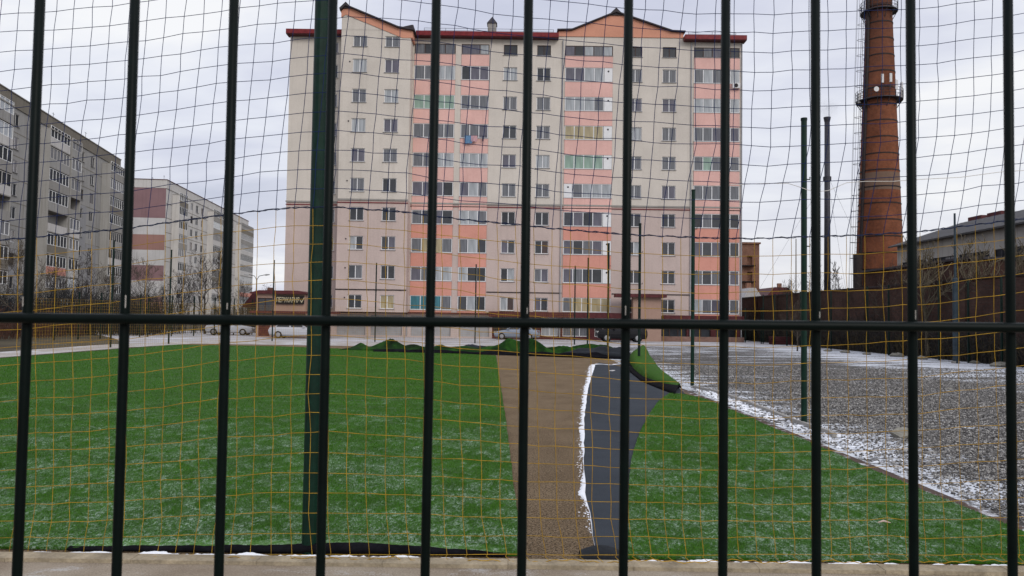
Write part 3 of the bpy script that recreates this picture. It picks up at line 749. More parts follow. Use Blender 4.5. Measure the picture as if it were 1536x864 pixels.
# eaves and roofs
def eave(a, b, y0, nm='eaves'):
    MB().box(a, b, y0-.75, y0+.3, zt-.0, zt+.42).build(nm, M['red'], main)
    MB().box(a, b, y0-.70, y0+.3, zt-.06, zt-.002).build('soffit', M['maroon'], main)
gx0, gx1 = LX(838, BY, 50), LX(1025, BY, 50)
eave(xGb+.3, gx0-.02, 0); eave(gx1+.02, LX(1117, BY, 62), 0); eave(LX(432, BY, 60), xGa-.02, 0)
def hip(a, b, y0, y1, z): MB().prism([(a, z), (b, z), (b-1.5, z+.95), (a+1.5, z+.95)], y0+4, y1-2).build('roof', M['red'], main)
hip(.4, gx0, 0, 14, zt+.3); hip(gx1, xE-.3, 0, 14, zt+.3)
MB().box(.0, xE, .2, 14.2, zt-.05, zt+.32).build('roof', M['dark_roof'], main)
# right gable
pk = P(924, 20, BY); zb0 = P(930, 56, BY).z; zl0 = P(840, 47, BY).z
pkx = pk.x-bx0; zr_ = zl0
MB().prism([(gx0, zb0), (gx1, zb0), (gx1, zr_), (LX(1008, BY, 48), zr_+.05), (pkx, pk.z), (LX(858, BY, 46), zr_+.05), (gx0, zr_)], -.08, 13).build('gable', M['gable'], main)
MB().box(gx0, gx1, -.001, .4, zt-.1, zb0).build('gable_base', M['wall_hi'], main)
def cap(pts, y0, y1, t=.13, m=None, nm='roof_edge'):
    mb = MB()
    for (a, b), (c, d) in zip(pts, pts[1:]): mb.prism([(a, b+.012), (c, d+.012), (c, d+t), (a, b+t)], y0, y1)
    mb.build(nm, m or M['dark_roof'], main)
cap([(gx0-.15, zr_), (LX(858, BY, 46), zr_+.05), (pkx, pk.z), (LX(1008, BY, 48), zr_+.05), (gx1+.15, zr_)], -.35, 13.2)
MB().prism([(pkx-.75, pk.z-.25), (pkx+.75, pk.z-.25), (pkx, pk.z+.5)], -.2, 2.5).build('ridge_cap', M['dark_roof'], main)
# left gable block
def L2(px, py): q = P(px, py, BY2); return (q.x-bx0, q.z)
ga = [L2(507, 17), L2(519, 10), L2(598, 43), L2(621, 47)]
xr = ga[3][0]
MB().prism([(xGa, zt-.02), (xGb, zt-.02), (xGb, L2(612, 57)[1]), L2(604, 57), L2(519, 22), (xGa, L2(507, 26)[1])], D, D+12).build('gable', M['wall_hi'], main)
MB().prism([L2(519, 22.0), L2(604, 57), L2(619, 57), (xr-.1, ga[3][1]), ga[2], ga[1], (xGa-.05, ga[0][1]), (xGa-.05, L2(507, 26)[1])], D-.06, D+12.05).build('gable_band', M['gable'], main)
cap([(xGa-.15, ga[0][1]-.02), ga[1], ga[2], (xr+.1, ga[3][1])], D-.35, D+12.2)
MB().prism([(ga[1][0]-.6, ga[1][1]-.2), (ga[1][0]+.6, ga[1][1]-.2), (ga[1][0], ga[1][1]+.4)], D-.2, D+2).build('ridge_cap', M['dark_roof'], main)
MB().prism([L2(594, 39), L2(620, 46), L2(619, 34), L2(616, 34)], D+.5, D+4).build('roof_dormer', M['dark_roof'], main)
# vent stacks, guard rail, antennas on the roof
q = P(738, 52, BY+3); x = q.x-bx0
st = MB().box(x-.42, x+.42, 2.6, 3.6, zt+.2, P(738, 37, BY+3).z).build('chimney_stack', M['concrete'], main)
zz = P(738, 37, BY+3).z
MB().add([(x-.5, 2.5, zz), (x+.5, 2.5, zz), (x+.5, 3.7, zz), (x-.5, 3.7, zz), (x, 3.1, zz+.85)], [(0, 1, 4), (1, 2, 4), (2, 3, 4), (3, 0, 4), (3, 2, 1, 0)]).build('chimney_cap', M['dark_roof'], st)
MB().box(x-.85, x-.45, 2.7, 3.4, zt+.2, zz-1.1).build('chimney_stack', M['dark_roof'], main)
gr = MB()
for a, b in ((xGb+1, gx0-.5), (gx1+.5, xE-.6)):
    gr.tube([(a, 0, zt+.95), (b, 0, zt+.95)], .018, 4)
    gr.tube([(a, 0, zt+.75), (b, 0, zt+.75)], .014, 4)
    n = int((b-a)/1.8)
    for i in range(n+1): gr.tube([(a+(b-a)*i/n, 0, zt+.35), (a+(b-a)*i/n, 0, zt+.97)], .018, 4)
gr.build('guard_rail', M['steel'], main)
for px, y0 in ((464, 57), (1080, 62)):
    a = P(px, y0, BY+2); mb = MB().prism([(a.x-bx0-.9, zt+.3), (a.x-bx0+1.2, zt+.3), (a.x-bx0+.9, zt+1.2)], 1.5, 3.5); mb.build('roof_hatch', M['maroon'] if px < 500 else M['dark_roof'], main)
# balconies on the hidden side that stick out beyond the left corner
for r, t in enumerate(range(1, 10)):
    if r in (0, 2, 6): continue
    zz = rz[t]-1.25
    bl = MB().box(-.75, -.003, 3.2, 6.2, zz, zz+.12).build('side_balcony', M['concrete'], main)
    rl = MB()
    for j in range(9): rl.tube([(-.73, 3.2+j*.37, zz+.12), (-.73, 3.2+j*.37, zz+1.1)], .02, 4)
    rl.tube([(-.73, 3.2, zz+1.1), (-.73, 6.2, zz+1.1)], .03, 4); rl.tube([(-.73, 3.2, zz+.6), (-.73, 6.2, zz+.6)], .02, 4)
    for xx in (-.5, -.25): rl.tube([(xx, 3.2, zz+.12), (xx, 3.2, zz+1.1)], .02, 4)
    rl.tube([(-.73, 3.2, zz+1.1), (0, 3.2, zz+1.1)], .03, 4)
    rl.build('railing', M['steel'], bl)
    if t in (1, 5, 6): MB().box(-.6, -.004, 3.3, 6.1, zz+1.1, zz+2.5).build('glazing', M['shutter'], bl)
# air conditioner
a = P(1103, 130, BY); ac = MB().box(a.x-bx0-.35, a.x-bx0+.35, -.42, -.08, a.z-.24, a.z+.24).build('air_conditioner', M['antenna'], main)
MB().tube([(a.x-bx0-.05, -.44, a.z), (a.x-bx0-.05, -.42, a.z)], .19, 16).build('fan_grille', M['sign'], ac)
# wall vents
mb = MB()
for r in (1, 3, 5, 7, 8, 9):
    x = LX(520.5, BY2); mb.tube([(x, D-.04, rz[r]+.35), (x, D-.003, rz[r]+.35)], .07, 8)
mb.build('vent', M['dark_roof'], main)
# ground floor
gfx = [0, xGa]
wl = MB()
def gf(pa, pb, y=0): return LX(pa, BY, 490), LX(pb, BY, 490)
hs = []
shut = [(505, 548), (556, 603), (616, 676), (688, 734)]
for a, b in shut: x0_, x1_ = gf(a, b); hs.append((x0_, x1_, .15, 2.05))
shops = [(740, 748), (750, 800), (812, 838), (844, 882), (892, 930), (942, 980), (992, 1030), (1038, 1066), (1074, 1104)]
for a, b in shops: x0_, x1_ = gf(a, b); hs.append((x0_, x1_, .3, 2.05))
wall_grid(0, gf(738, 0)[0], 0, zg, [h for h in hs if h[1] < gf(738, 0)[0]], 0, .3).build('wall', M['wall_lo'], main)
wall_grid(gf(738, 0)[0], xE, 0, zg, [h for h in hs if h[0] > gf(738, 0)[0]], 0, .3).build('wall', M['maroon'], main)
for a, b in shut:
    x0_, x1_ = gf(a, b); mb = MB()
    for j in range(19): mb.box(x0_, x1_, .2+.012*(j % 2), .28, .15+j*.1, .25+j*.1)
    mb.build('roller_shutter', M['shutter'], main)
for i, (a, b) in enumerate(shops):
    x0_, x1_ = gf(a, b); window(main, (x0_+x1_)/2, 1.175, x1_-x0_, 1.75, .2, 3 if b-a > 30 else 2, M['pvc'] if i in (2, 3, 4) else M['brownframe'],
        (lambda i=i: PN[3] if i in (2,) else PN[1] if i == 3 else PN[0]), sill=False, multi=True, name='shop_window', trans=.35)
c0, c1 = gf(733, 985)
MB().box(c0, c1+.0, -1.2, -.003, zg-.28, zg+.22).build('canopy', M['maroon'], main)
c0, c1 = gf(993, 1112); MB().box(c0, c1, -.9, -.003, zg-.3, zg+.1).build('canopy', M['maroon'], main)
MB().box(xGa, gf(733, 0)[0], -.5, -.003, zg-.10, zg+.06).build('canopy', M['maroon'], main)
# entrance block with its small roof
e0, e1 = gf(944, 985); MB().box(e0, e1, -2.2, -1.21, 0, P(950, 446, BY-2).z).build('entrance', M['peach'], main)
MB().box(e0-1.6, e1+.4, -2.7, -.9, P(950, 446, BY-2).z, P(950, 443, BY-2).z+.1).build('entrance_roof', M['maroon'], main)
# steps / plinth blocks
MB().box(gf(985, 0)[0], gf(1112, 0)[0], -.9, -.01, 0, .45).build('plinth', M['brick_p'], main)
# laundry on the balcony rail
def cloth(px, py, w, h, m, label):
    a = P(px, py, BY-.35); V = []; Fc = []
    for i in range(9):
        for j in range(7):
            V.append((a.x-w/2+w*i/8*(1-.05*j/6), a.y-.03*math.sin(i*1.6+j*.3)*(j/6+.3), a.z-h*j/6-(.03 if i % 4 == 2 else 0)*j/6))
    for i in range(8):
        for j in range(6): o = i*7+j; Fc.append((o, o+7, o+8, o+1))
    mb = MB(); mb.v = V; mb.f = Fc; tag(mb.build('laundry', m, smooth=True), label, 'laundry', 'washing hung outside a balcony')
cloth(703, 203, .75, .75, M['cloth_b'], 'light blue washing hung on the line outside a balcony'); cloth(711.5, 203.5, .6, .55, M['cloth_p'], 'pink washing hung next to blue on the balcony line'); cloth(724.5, 204, .14, .5, M['cloth_d'], 'single small dark garment hung at the right end of the balcony line')
mb = MB()
a = P(697, 203, BY-.35); b = P(729, 203.5, BY-.35); mb.tube([a, b], .012, 4)
for q in (a, b): mb.tube([q, (q.x, BY-.05, q.z-.1)], .02, 4)
tag(mb.build('clothes_line', M['steel']), 'thin clothes line on brackets outside a balcony', 'clothes line')
# ------------------------------------------------------------------ hairdresser annex
AY = 66.0
a0 = P(384, 480, AY); a1 = P(458, 480, AY); zt2 = P(420, 441, AY).z
an = thing('hairdresser_annex', (a0.x, AY, 0), 'low peach annex with a black hairdresser sign and dark red roof', 'building')
W_ = a1.x-a0.x
wall_grid(0, W_, 0, zt2, [(.1, 1.35, 1.9, zt2-.35), (.2, 1.2, .1, 1.5), (2.2, 3.6, .4, 1.5)], 0, .2, MB().box(0, W_, .5, 5.5, 0, zt2-.01)).build('wall', M['peach'], an)
window(an, .725, (1.9+zt2-.35)/2, 1.25, zt2-2.25, .12, 2, M['brownframe'], PN[0], sill=False)
window(an, 2.9, .95, 1.4, 1.1, .12, 2, M['brownframe'], PN[0], sill=False)
MB().box(.2, 1.2, .1, .16, .1, 1.5).build('door', M['maroon'], an)
MB().prism([(-.5, zt2+.004), (W_+.1, zt2+.004), (W_+.1, zt2+.10), (W_-.6, zt2+.3), (.3, zt2+.3), (-.5, zt2+.10)], -.35, 5.8).build('roof', M['maroon'], an)
MB().box(-.3, W_+3.0, -.8, -.003, P(420, 469, AY).z-.06, P(420, 466.5, AY).z).build('canopy', M['maroon'], an)
s0 = P(412.5, 455.5, AY-.3); s1 = P(455.5, 443.5, AY-.3)
sg = MB().box(s0.x-a0.x, s1.x-a0.x, -.22, -.1, s0.z, s1.z).build('sign', M['sign'], an)
cu = bpy.data.curves.new('letters', 'FONT'); cu.body = 'ПЕРУКАРНЯ'; cu.size = .52; cu.extrude = .01; cu.align_x = 'LEFT'; cu.offset = .006
to = bpy.data.objects.new('t', cu); COL.objects.link(to); bpy.context.view_layer.update()
me = bpy.data.meshes.new_from_object(to.evaluated_get(bpy.context.evaluated_depsgraph_get())); bpy.data.objects.remove(to)
co = np.zeros(len(me.vertices)*3); me.vertices.foreach_get('co', co); co = co.reshape(-1, 3)
wid = co[:, 0].max()-co[:, 0].min(); tw = (s1.x-s0.x)*.80; th_ = (s1.z-s0.z)*.62; hh = co[:, 1].max()-co[:, 1].min()
co2 = np.c_[(co[:, 0]-co[:, 0].min())/wid*tw, -co[:, 2], (co[:, 1]-co[:, 1].min())/hh*th_]; me.vertices.foreach_set('co', co2.ravel().astype(np.float32)); me.materials.clear(); me.materials.append(M['letters']); me.update()
inst('letters', me, sg, (s0.x-a0.x+.1, -.235, s0.z+.13))
lx = s0.x-a0.x+.1+tw+.06
MB().prism([(lx, s0.z+.33), (lx+.08, s0.z+.33), (lx+.15, s0.z+.22), (lx+.34, s0.z+.56), (lx+.38, s0.z+.54), (lx+.17, s0.z+.12), (lx+.12, s0.z+.12)], -.245, -.225).build('tick_mark', M['letters'], sg)
# ------------------------------------------------------------------ Soviet slab blocks on the left
def on_line(A, Bp, px, py=440):
    """parameter along the facade line A->B at which the picture column px falls"""
    best = None
    for i in range(1201):
        t = -.4+i*.0015; x = A[0]+(Bp[0]-A[0])*t; y = A[1]+(Bp[1]-A[1])*t
        d = Vector((x, y, 10-CH)); u = 768+F*d.dot(rt)/d.dot(fw)
        e = abs(u-px)
        if best is None or e < best[0]: best = (e, t)
    return best[1]
def slab(A, Bp, H, floors, base, stacks, wins, label, wallm, depth=12, endstripes=None, patch=None, near=0, wcols=None):
    A2 = Vector(A); B2 = Vector(Bp); L = (B2-A2).length; d = (B2-A2)/L
    o = thing('panel_block', (A[0], A[1], 0), label, 'building', 'nine storey panel blocks on the left', rz=math.atan2(d.y, d.x))
    fh = (H-1.6-base)/floors; rows = [base+fh*(r+.55) for r in range(floors)]
    S = lambda px: on_line(A, Bp, px)*L
    wx = [S(p) for p in wins]; bs = [(S(a), S(b)) for a, b in stacks]
    holes = [(x-w/2, x+w/2, z-.72, z+.72) for (x, w) in zip(wx, wcols or [1.7]*len(wx)) for z in rows]
    mb = wall_grid(0-near, L, 0, H-1.5, holes, 0, .2)
    mb.add([(L, 0, 0), (L, depth, 0), (L, depth, H-1.5), (L, 0, H-1.5)], [(0, 1, 2, 3)])
    mb.add([(-near, 0, 0), (-near, depth, 0), (-near, depth, H-1.5), (-near, 0, H-1.5)], [(3, 2, 1, 0)])
    mb.add([(-near, depth, 0), (L, depth, 0), (L, depth, H-1.5), (-near, depth, H-1.5)], [(3, 2, 1, 0)])
    mb.add([(-near, 0, H-1.5), (L, 0, H-1.5), (L, depth, H-1.5), (-near, depth, H-1.5)], [(0, 1, 2, 3)])
    mb.build('wall', wallm, o)
    MB().box(-near-.1, L+.1, -.12, depth+.1, H-1.5, H).build('attic', M['flat_dark'] if wallm != M['flat_b'] else M['flat_b'], o)
    MB().box(-near-.2, L+.2, -.22, depth+.2, H, H+.1).build('roof_edge', M['maroon'] if wallm == M['flat_b'] else M['concrete'], o)
    sm = MB()
    for r in range(1, floors): sm.box(-near, L, -.012, -.002, base+fh*r-.05, base+fh*r+.05)
    x = 3.0
    while x < L: sm.box(x-.03, x+.03, -.014, -.003, 0, H-1.5); x += 6.2
    sm.build('panel_seam', M['flat_dark'], o)
    for x, w in zip(wx, wcols or [1.7]*len(wx)):
        for z in rows: window(o, x, z, w, 1.44, .1, 2, None if R.random() < .6 else M['brownframe'] if R.random() < .4 else M['flat_b'], pick([(8, 6), (9, 2.5), (7, 1)]), sill=R.random() < .5)
    for (a, b) in bs:
        cw = b-a
        MB().box(a-.12, a-.0, -1.25, -.003, 0, H-2.2).build('balcony_side', wallm, o)
        MB().box(b+.0, b+.12, -1.25, -.003, 0, H-2.2).build('balcony_side', wallm, o)
        MB().box(a-.1, b+.1, -1.3, -.003, H-2.2, H-2.05).build('balcony_roof', M['concrete'], o)
        for r, z in enumerate(rows):
            zz = base+fh*r
            fm_ = M['salmon'] if (r == 2 and a == bs[2][0]) else R.choice([M['flat_b'], wallm, wallm, M['concrete'], M['flat_dark']])
            bl = MB().box(a, b, -1.3, -.01, zz+.02, zz+.16).build('balcony', M['concrete'], o)
            MB().box(a+.002, b-.002, -1.28, -1.18, zz+.16, zz+1.15).build('parapet', fm_, bl)
            if R.random() < .95:
                k = max(3, int(cw/.9)); w2 = cw-.06
                window_h = 1.45
                fr = inst('glazing', frame_mesh(w2, window_h, [(-w2/2+w2*i/k) for i in range(1, k)], M['pvc_bright'] if R.random() < .75 else M['flat_b'], 'glazing'), bl, ((a+b)/2, -1.22, zz+1.17+window_h/2))
                inst('pane', pane_mesh(w2, window_h, pick([(8, 4), (9, 3), (3, 1.5)])()), bl, ((a+b)/2, -1.20, zz+1.17+window_h/2))
    # roof clutter
    ant = MB()
    for i in range(9):
        x = R.uniform(2, L-1); hh_ = R.uniform(1, 2.4); y = R.uniform(1, 5); ant.tube([(x, y, H), (x, y, H+hh_)], .03, 4); ant.tube([(x-.5, y, H+hh_*.9), (x+.5, y, H+hh_*.9)], .02, 4)
    ant.build('antenna', M['steel'], o)
    return o, L, fh, rows
def at_h(px, py, H):
    d = ray(px, py); t = (H-CH)/d.z; q = Vector((0, 0, CH))+d*t; return (q.x, q.y)
HA = 27.0
An = at_h(0, 128, HA); Af = at_h(180, 240, HA)
# extend the near end out of the frame
dv = Vector(Af)-Vector(An); An2 = tuple(Vector(An)-dv*.35)
oA, LA, fhA, rwA = slab(An2, Af, HA, 9, 1.0, [(149, 178), (88, 103), (54, 84), (-35, -5)], [17, 118, 134, 44, -55], 'weathered beige nine storey panel block at the left edge of the view', M['flat_a'], wcols=[1.7, 1.7, 1.5, 1.2, 1.7])
S = lambda px: on_line(An2, Af, px)*LA
for pa, pb, pc, wc, r0_, r1_ in ((106, 127, 118, 1.7, 2, 5), (8, 27, 17, 1.7, 1, 2), (128, 143, 134, 1.5, 0, 3)):
    zA, zB = rwA[r0_]-fhA*.55, rwA[r1_]+fhA*.45; xc_ = S(pc)
    wall_grid(S(pa), S(pb), zA, zB, [(xc_-wc/2, xc_+wc/2, z-.72, z+.72) for z in rwA[r0_:r1_+1]], -.03, .03).build('insulation_panel', M['flat_a2'], oA)
HB = 26.0
Bn = at_h(250, 270, HB); Bf = at_h(372, 332, HB)
oB, LB, fhB, rwB = slab(Bn, Bf, HB, 9, .8, [(256, 269), (309, 330), (352, 371)], [276, 285, 293, 301, 337, 344], 'pale nine storey panel block with pink striped end wall left of the main building', M['flat_b'], wcols=[1.7, 1.5, 1.7, 1.5, 1.7, 1.7])
# striped end wall panels (local y runs away from the facade)
zs = lambda py: CH + (ray(225, py).z/ray(225, py).y)*Bn[1]
stripes = [(278, 327, 'mauve'), (327, 352, 'white_panel'), (352, 375, 'rosy'), (375, 398, 'white_panel'), (398, 421, 'mauve'), (421, 445, 'white_panel'), (445, 470, 'rosy')]
for a, b, mm in stripes: MB().box(-.06, -.004, .02, 9.0, zs(b)+.01, zs(a)).build('end_panel', M[mm], oB)
MB().box(-.07, -.004, 9.03, 11.9, zs(470), zs(282)).build('end_panel', M['white_panel'], oB)
# ------------------------------------------------------------------ brick chimney with its ladder and platforms
CY = 92.0
def cz(py): return P(1320, py, CY).z
cx = P(1320, 440, CY).x
chm = thing('brick_chimney', (cx, CY, 0), 'tall tapering red brick factory chimney with iron bands and ladder', 'chimney')
def mkchim():
    mt = brick('chimney_brick', (.22, .075, .034), (.165, .056, .028), (.12, .085, .065), cyl=True, blotch=.6)
    n = mt.node_tree; b = n.nodes['Principled BSDF']; src = b.inputs['Base Color'].links[0].from_socket
    sp = N(n, 'ShaderNodeSeparateXYZ'); n.links.new(pos(n), sp.inputs[0]); z = sp.outputs[2]
    za, zb_ = cz(288), cz(262)
    mk = math_(n, 'MULTIPLY', math_(n, 'GREATER_THAN', z, za), math_(n, 'LESS_THAN', z, zb_))
    c = mix(n, math_(n, 'MULTIPLY', mk, .75), src, (.17, .125, .095))
    soot = mapr(n, z, cz(200), cz(0), 0, .5); c = mix(n, soot, c, (.085, .045, .035))
    mk2 = math_(n, 'MULTIPLY', mapr(n, noise(n, scaled(n, pos(n), (1, 1, .5)), .9, 5, .7), .55, .7), .5)
    c = mix(n, mk2, c, (.07, .04, .035))
    n.links.new(c, b.inputs['Base Color']); return mt
mchim = mkchim()
def rad(z): 
    return interp(z, [(0, 2.95), (cz(430), 2.70), (cz(30), 1.50), (60, 1.40)])
ztop = 46.0
mb = MB(); kk = 48; nz = 60
me = bpy.data.meshes.new('shaft'); V = []; Fc = []; UV = []
for i in range(nz+1):
    z = ztop*i/nz; r = rad(z)
    for j in range(kk): q = 2*math.pi*j/kk; V.append((r*math.cos(q), r*math.sin(q), z))
for i in range(nz):
    for j in range(kk):
        Fc.append((i*kk+j, i*kk+(j+1) % kk, (i+1)*kk+(j+1) % kk, (i+1)*kk+j))
        u0_, u1_ = j/kk*14, (j+1)/kk*14; UV += [(u0_, ztop*i/nz), (u1_, ztop*i/nz), (u1_, ztop*(i+1)/nz), (u0_, ztop*(i+1)/nz)]
me.from_pydata(V, [], Fc); ul = me.uv_layers.new(name='UVMap'); ul.data.foreach_set('uv', [c for p in UV for c in p]); me.materials.append(mchim)
me.polygons.foreach_set('use_smooth', [True]*len(me.polygons)); me.update(); inst('shaft', me, chm)
MB().lathe([(1.6, ztop-.8), (1.75, ztop-.6), (1.75, ztop), (1.2, ztop), (1.1, ztop-3)], 32).build('rim', mchim, chm)
by = 430
while cz(by) < ztop-1:
    z = cz(by); r = rad(z)
    MB().lathe([(r-.02, z-.07), (r+.045, z-.07), (r+.045, z+.07), (r-.02, z+.07)], 40).build('iron_band', M['chim_iron'], chm); by -= 24.5
def platform(z, w, a0_=0, a1_=360, nm='platform'):
    r = rad(z); mb = MB(); mb.lathe([(r, z-.08), (r+w, z-.08), (r+w, z+.02), (r, z+.02)], 32)
    for j in range(0, 24):
        q = 2*math.pi*j/24; c, s = math.cos(q), math.sin(q)
        mb.tube([((r+w)*c, (r+w)*s, z), ((r+w)*c, (r+w)*s, z+1.15)], .028, 4)
        if j % 2 == 0: mb.tube([(r*c, r*s, z-1.1), ((r+w)*c, (r+w)*s, z-.05)], .04, 4)
    for h in (.4, .75, 1.15): mb.tube([((r+w)*math.cos(2*math.pi*j/32), (r+w)*math.sin(2*math.pi*j/32), z+h) for j in range(33)], .028, 4)
    mb.build(nm, M['steel'], chm)
platform(cz(152), .75); platform(cz(19), .6)
ct = MB(); ct.tube([(-(rad(z)+.02)*.985, -.55, z) for z in (6, 20, 34, ztop)], [.22]*4, 6); ct.build('cable_tray', M['chim_iron'], chm)
ld = MB()      # ladder with hoops on the left side
lx = lambda z: -(rad(z)+.30)
for y in (-.22, .22): ld.tube([(lx(2), y, 2), (lx(ztop), y, ztop)], .03, 4)
z = 2
while z < ztop: ld.tube([(lx(z), -.22, z), (lx(z), .22, z)], .018, 4); z += .5
z = 4
while z < ztop:
    ld.tube([(lx(z)-.75*math.sin(t*math.pi/8)*1.0, -.38*math.cos(t*math.pi/8), z) for t in range(9)], .025, 4); 
    ld.tube([(lx(z), 0, z), (lx(z)+.33, 0, z)], .03, 4); z += 1.9
for t in (2, 4, 6): ld.tube([(lx(4)-.75*math.sin(t*math.pi/8), -.38*math.cos(t*math.pi/8), 4), (lx(ztop)-.75*math.sin(t*math.pi/8), -.38*math.cos(t*math.pi/8), ztop)], .018, 4)
ld.build('ladder', M['steel'], chm)
MB().box(-rad(9)-.55, -rad(9)+.25, -.9, .2, cz(432), cz(382)).build('cable_duct', M['chim_iron'], chm)
def pane_ant(px, py0, py1, dx=0):
    a = P(px, py0, CY-2.4); b = P(px, py1, CY-2.4); mb = MB().box(a.x-cx-.13, a.x-cx+.13, -2.75, -2.6, b.z, a.z)
    o = mb.build('panel_antenna', M['antenna'], chm); MB().tube([(a.x-cx, -2.55, b.z-.8), (a.x-cx, -2.55, a.z+.1)], .035, 5).build('mast', M['steel'], o)
for px, y0, y1 in ((1322, 112, 125), (1334.5, 111, 124), (1343, 121, 135)): pane_ant(px, y0, y1)
for px, y0, y1 in ((1351.5, 124, 150), (1288, 140, 155)):
    a = P(px, y0, CY); b = P(px, y1, CY); MB().box(a.x-cx-.1, a.x-cx+.1, -.3, 0, b.z, a.z).build('panel_antenna', M['antenna'], chm)
a = P(1313, 134.5, CY-2.5); MB().lathe([(0, 0), (.25, .02), (.3, .1), (0, .1)], 16).build('dish_antenna', M['antenna'], chm, (a.x-cx, -2.7, a.z)).rotation_euler.x = math.radians(90)
# steel flue
fxp = P(1241, 440, 88); fl = thing('steel_flue', (fxp.x, 88, 0), 'slim dark steel flue with flared top rising left of the brick chimney', 'flue')
zf = P(1244, 176, 88).z
MB().tube([(0, 0, 0), (0, 0, zf*.55), (0, 0, zf)], [.40, .33, .29], 20).build('pipe', M['steel'], fl, smooth=True)
MB().lathe([(.29, zf-.6), (.40, zf-.1), (.40, zf), (.25, zf)], 20).build('flared_top', M['steel'], fl)
MB().lathe([(.3, zf*.71), (.45, zf*.71), (.45, zf*.73), (.3, zf*.73)], 20).build('collar', M['steel'], fl)
gw = MB()
for q in (20, 140, 260): gw.tube([(.3*math.cos(math.radians(q)), .3*math.sin(math.radians(q)), zf*.72), (11*math.cos(math.radians(q)), 11*math.sin(math.radians(q)), 1)], .012, 3)
gw.build('guy_wire', M['steel'], fl)
# faint smoke over the flue
mt = bpy.data.materials.new('smoke'); mt.use_nodes = True; n = mt.node_tree; n.nodes.remove(n.nodes['Principled BSDF'])
pv = N(n, 'ShaderNodeVolumePrincipled'); pv.inputs['Color'].default_value = (.9, .9, .93, 1)
tc = N(n, 'ShaderNodeTexCoord').outputs['Object']; ln = N(n, 'ShaderNodeVectorMath', operation='LENGTH'); n.links.new(tc, ln.inputs[0])
den = math_(n, 'MULTIPLY', mapr(n, ln.outputs['Value'], 1.0, .2, 0, .55), mapr(n, noise(n, tc, 2.5, 4), .4, .65)); n.links.new(den, pv.inputs['Density'])
n.links.new(pv.outputs[0], n.nodes['Material Output'].inputs['Volume'])
sm = MB().lathe([(0.001, -1), (.5, -.87), (.87, -.5), (1, 0), (.87, .5), (.5, .87), (.001, 1)], 16).build('smoke', mt, None, (fxp.x+.1, 88, zf+1.0)); sm.scale = (1.5, 1.2, 1.3)
tag(sm, 'faint puff of pale smoke over the steel flue', 'smoke', kind='stuff')
# ------------------------------------------------------------------ right side: brick wall, mesh fence, factory, unfinished block, houses
bw = thing('brick_wall', (0, 0, 0), 'long dark red brick wall running along the right side of the gravel', 'wall')
mb = MB().box(25, 25.35, 20, 88, 0, 4.4)
mb.build('wall', M['brick_d'], bw)
cp = MB().box(24.92, 25.43, 19.9, 88.1, 4.403, 4.52); cp.build('coping', M['chim_iron'], bw)
for y in range(24, 88, 6): MB().box(24.82, 24.997, y, y+.45, 0, 4.4).build('pier', M['brick_d'], bw)
bw2 = thing('brick_wall', (0, 0, 0), 'short pale brick wall crossing behind the right end of the main building', 'wall')
MB().box(19, 24.9, 88.5, 88.8, 0, 4.6).build('wall', M['brick_p'], bw2); MB().box(18.9, 24.95, 88.42, 88.9, 4.603, 4.72).build('coping', M['concrete'], bw2)
sh = thing('boiler_shed', (27.5, 46, 0), 'dark brick shed standing behind the brick wall at the foot of the chimney', 'shed')
MB().box(0, 6, 0, 14, 0, 5.9).build('wall', M['brick_d'], sh); MB().box(-.2, 6.2, -.2, 14.2, 5.903, 6.05).build('roof', M['dark_roof'], sh)
def mesh_fence(pts, h, label, spacing=2.6, vstep=.05, ph=.0, wr=.0028):
    o = thing('mesh_fence', (pts[0][0], pts[0][1], 0), label, 'fence', 'green mesh fences'); ox, oy = pts[0]
    for (a, b) in zip(pts, pts[1:]):
        A_ = Vector(a)-Vector((ox, oy)); B_ = Vector(b)-Vector((ox, oy)); L = (B_-A_).length; n = max(1, round(L/spacing))
        for i in range(n+1):
            p = A_.lerp(B_, i/n); k = ('fp', h, ph)
            if k not in MCH: MCH[k] = MB().box(-.04, .04, -.04, .04, -.1, h+ph).mesh('post', M['far_green'])
            inst('post', MCH[k], o, (p.x, p.y, 0))
        mb = MB(); nv = int(L/vstep)
        for i in range(nv): p = A_.lerp(B_, (i+.5)/nv); mb.tube([(p.x, p.y, .08), (p.x, p.y, h)], wr, 3, False)
        z = .1
        while z < h: mb.tube([(A_.x, A_.y, z), (B_.x, B_.y, z)], wr*1.3, 3, False); z += .2
        mb.build('wire_panel', M['far_green'], o)
    return o
mesh_fence([(22.3, 68), (22.9, 55), (23.4, 42), (23.9, 24)], 4.1, 'tall green wire mesh fence in front of the dark brick wall', ph=.25, vstep=.1)
mesh_fence([(20.3, 76), (22.2, 68.2)], 3.2, 'green wire mesh fence between the main building and the brick wall', vstep=.1)
mesh_fence([(-30, 62), (-31.5, 50), (-32.5, 36)], 3.4, 'dark green mesh fence along the left path before the bare trees', vstep=.08)
mesh_fence([(-29.5, 62.3), (-24, 76)], 3.4, 'dark green mesh fence between the left trees and the hairdresser', vstep=.08)
fa = thing('factory', (40, 79.5, 0), 'long grey factory hall with strip windows and sheet roof behind the wall', 'building', rz=math.radians(-90))
LF = 50; rowz = (4.6, 7.0)
hs = []
x = 1.0
while x < LF-3: hs += [(x, x+4.4, 6.5, 8.2)]; x += 5.0
wall_grid(0, LF, 0, 10, hs, 0, .2, MB().box(0, LF, .6, 16, 0, 9.9)).build('wall', M['factory'], fa)
for h in hs: window(fa, (h[0]+h[1])/2, 7.35, 4.4, 1.7, .12, 5, M['steel'], lambda: PN[8] if R.random() < .8 else PN[9], sill=False, trans=.1, multi=True)
rf = MB(); 
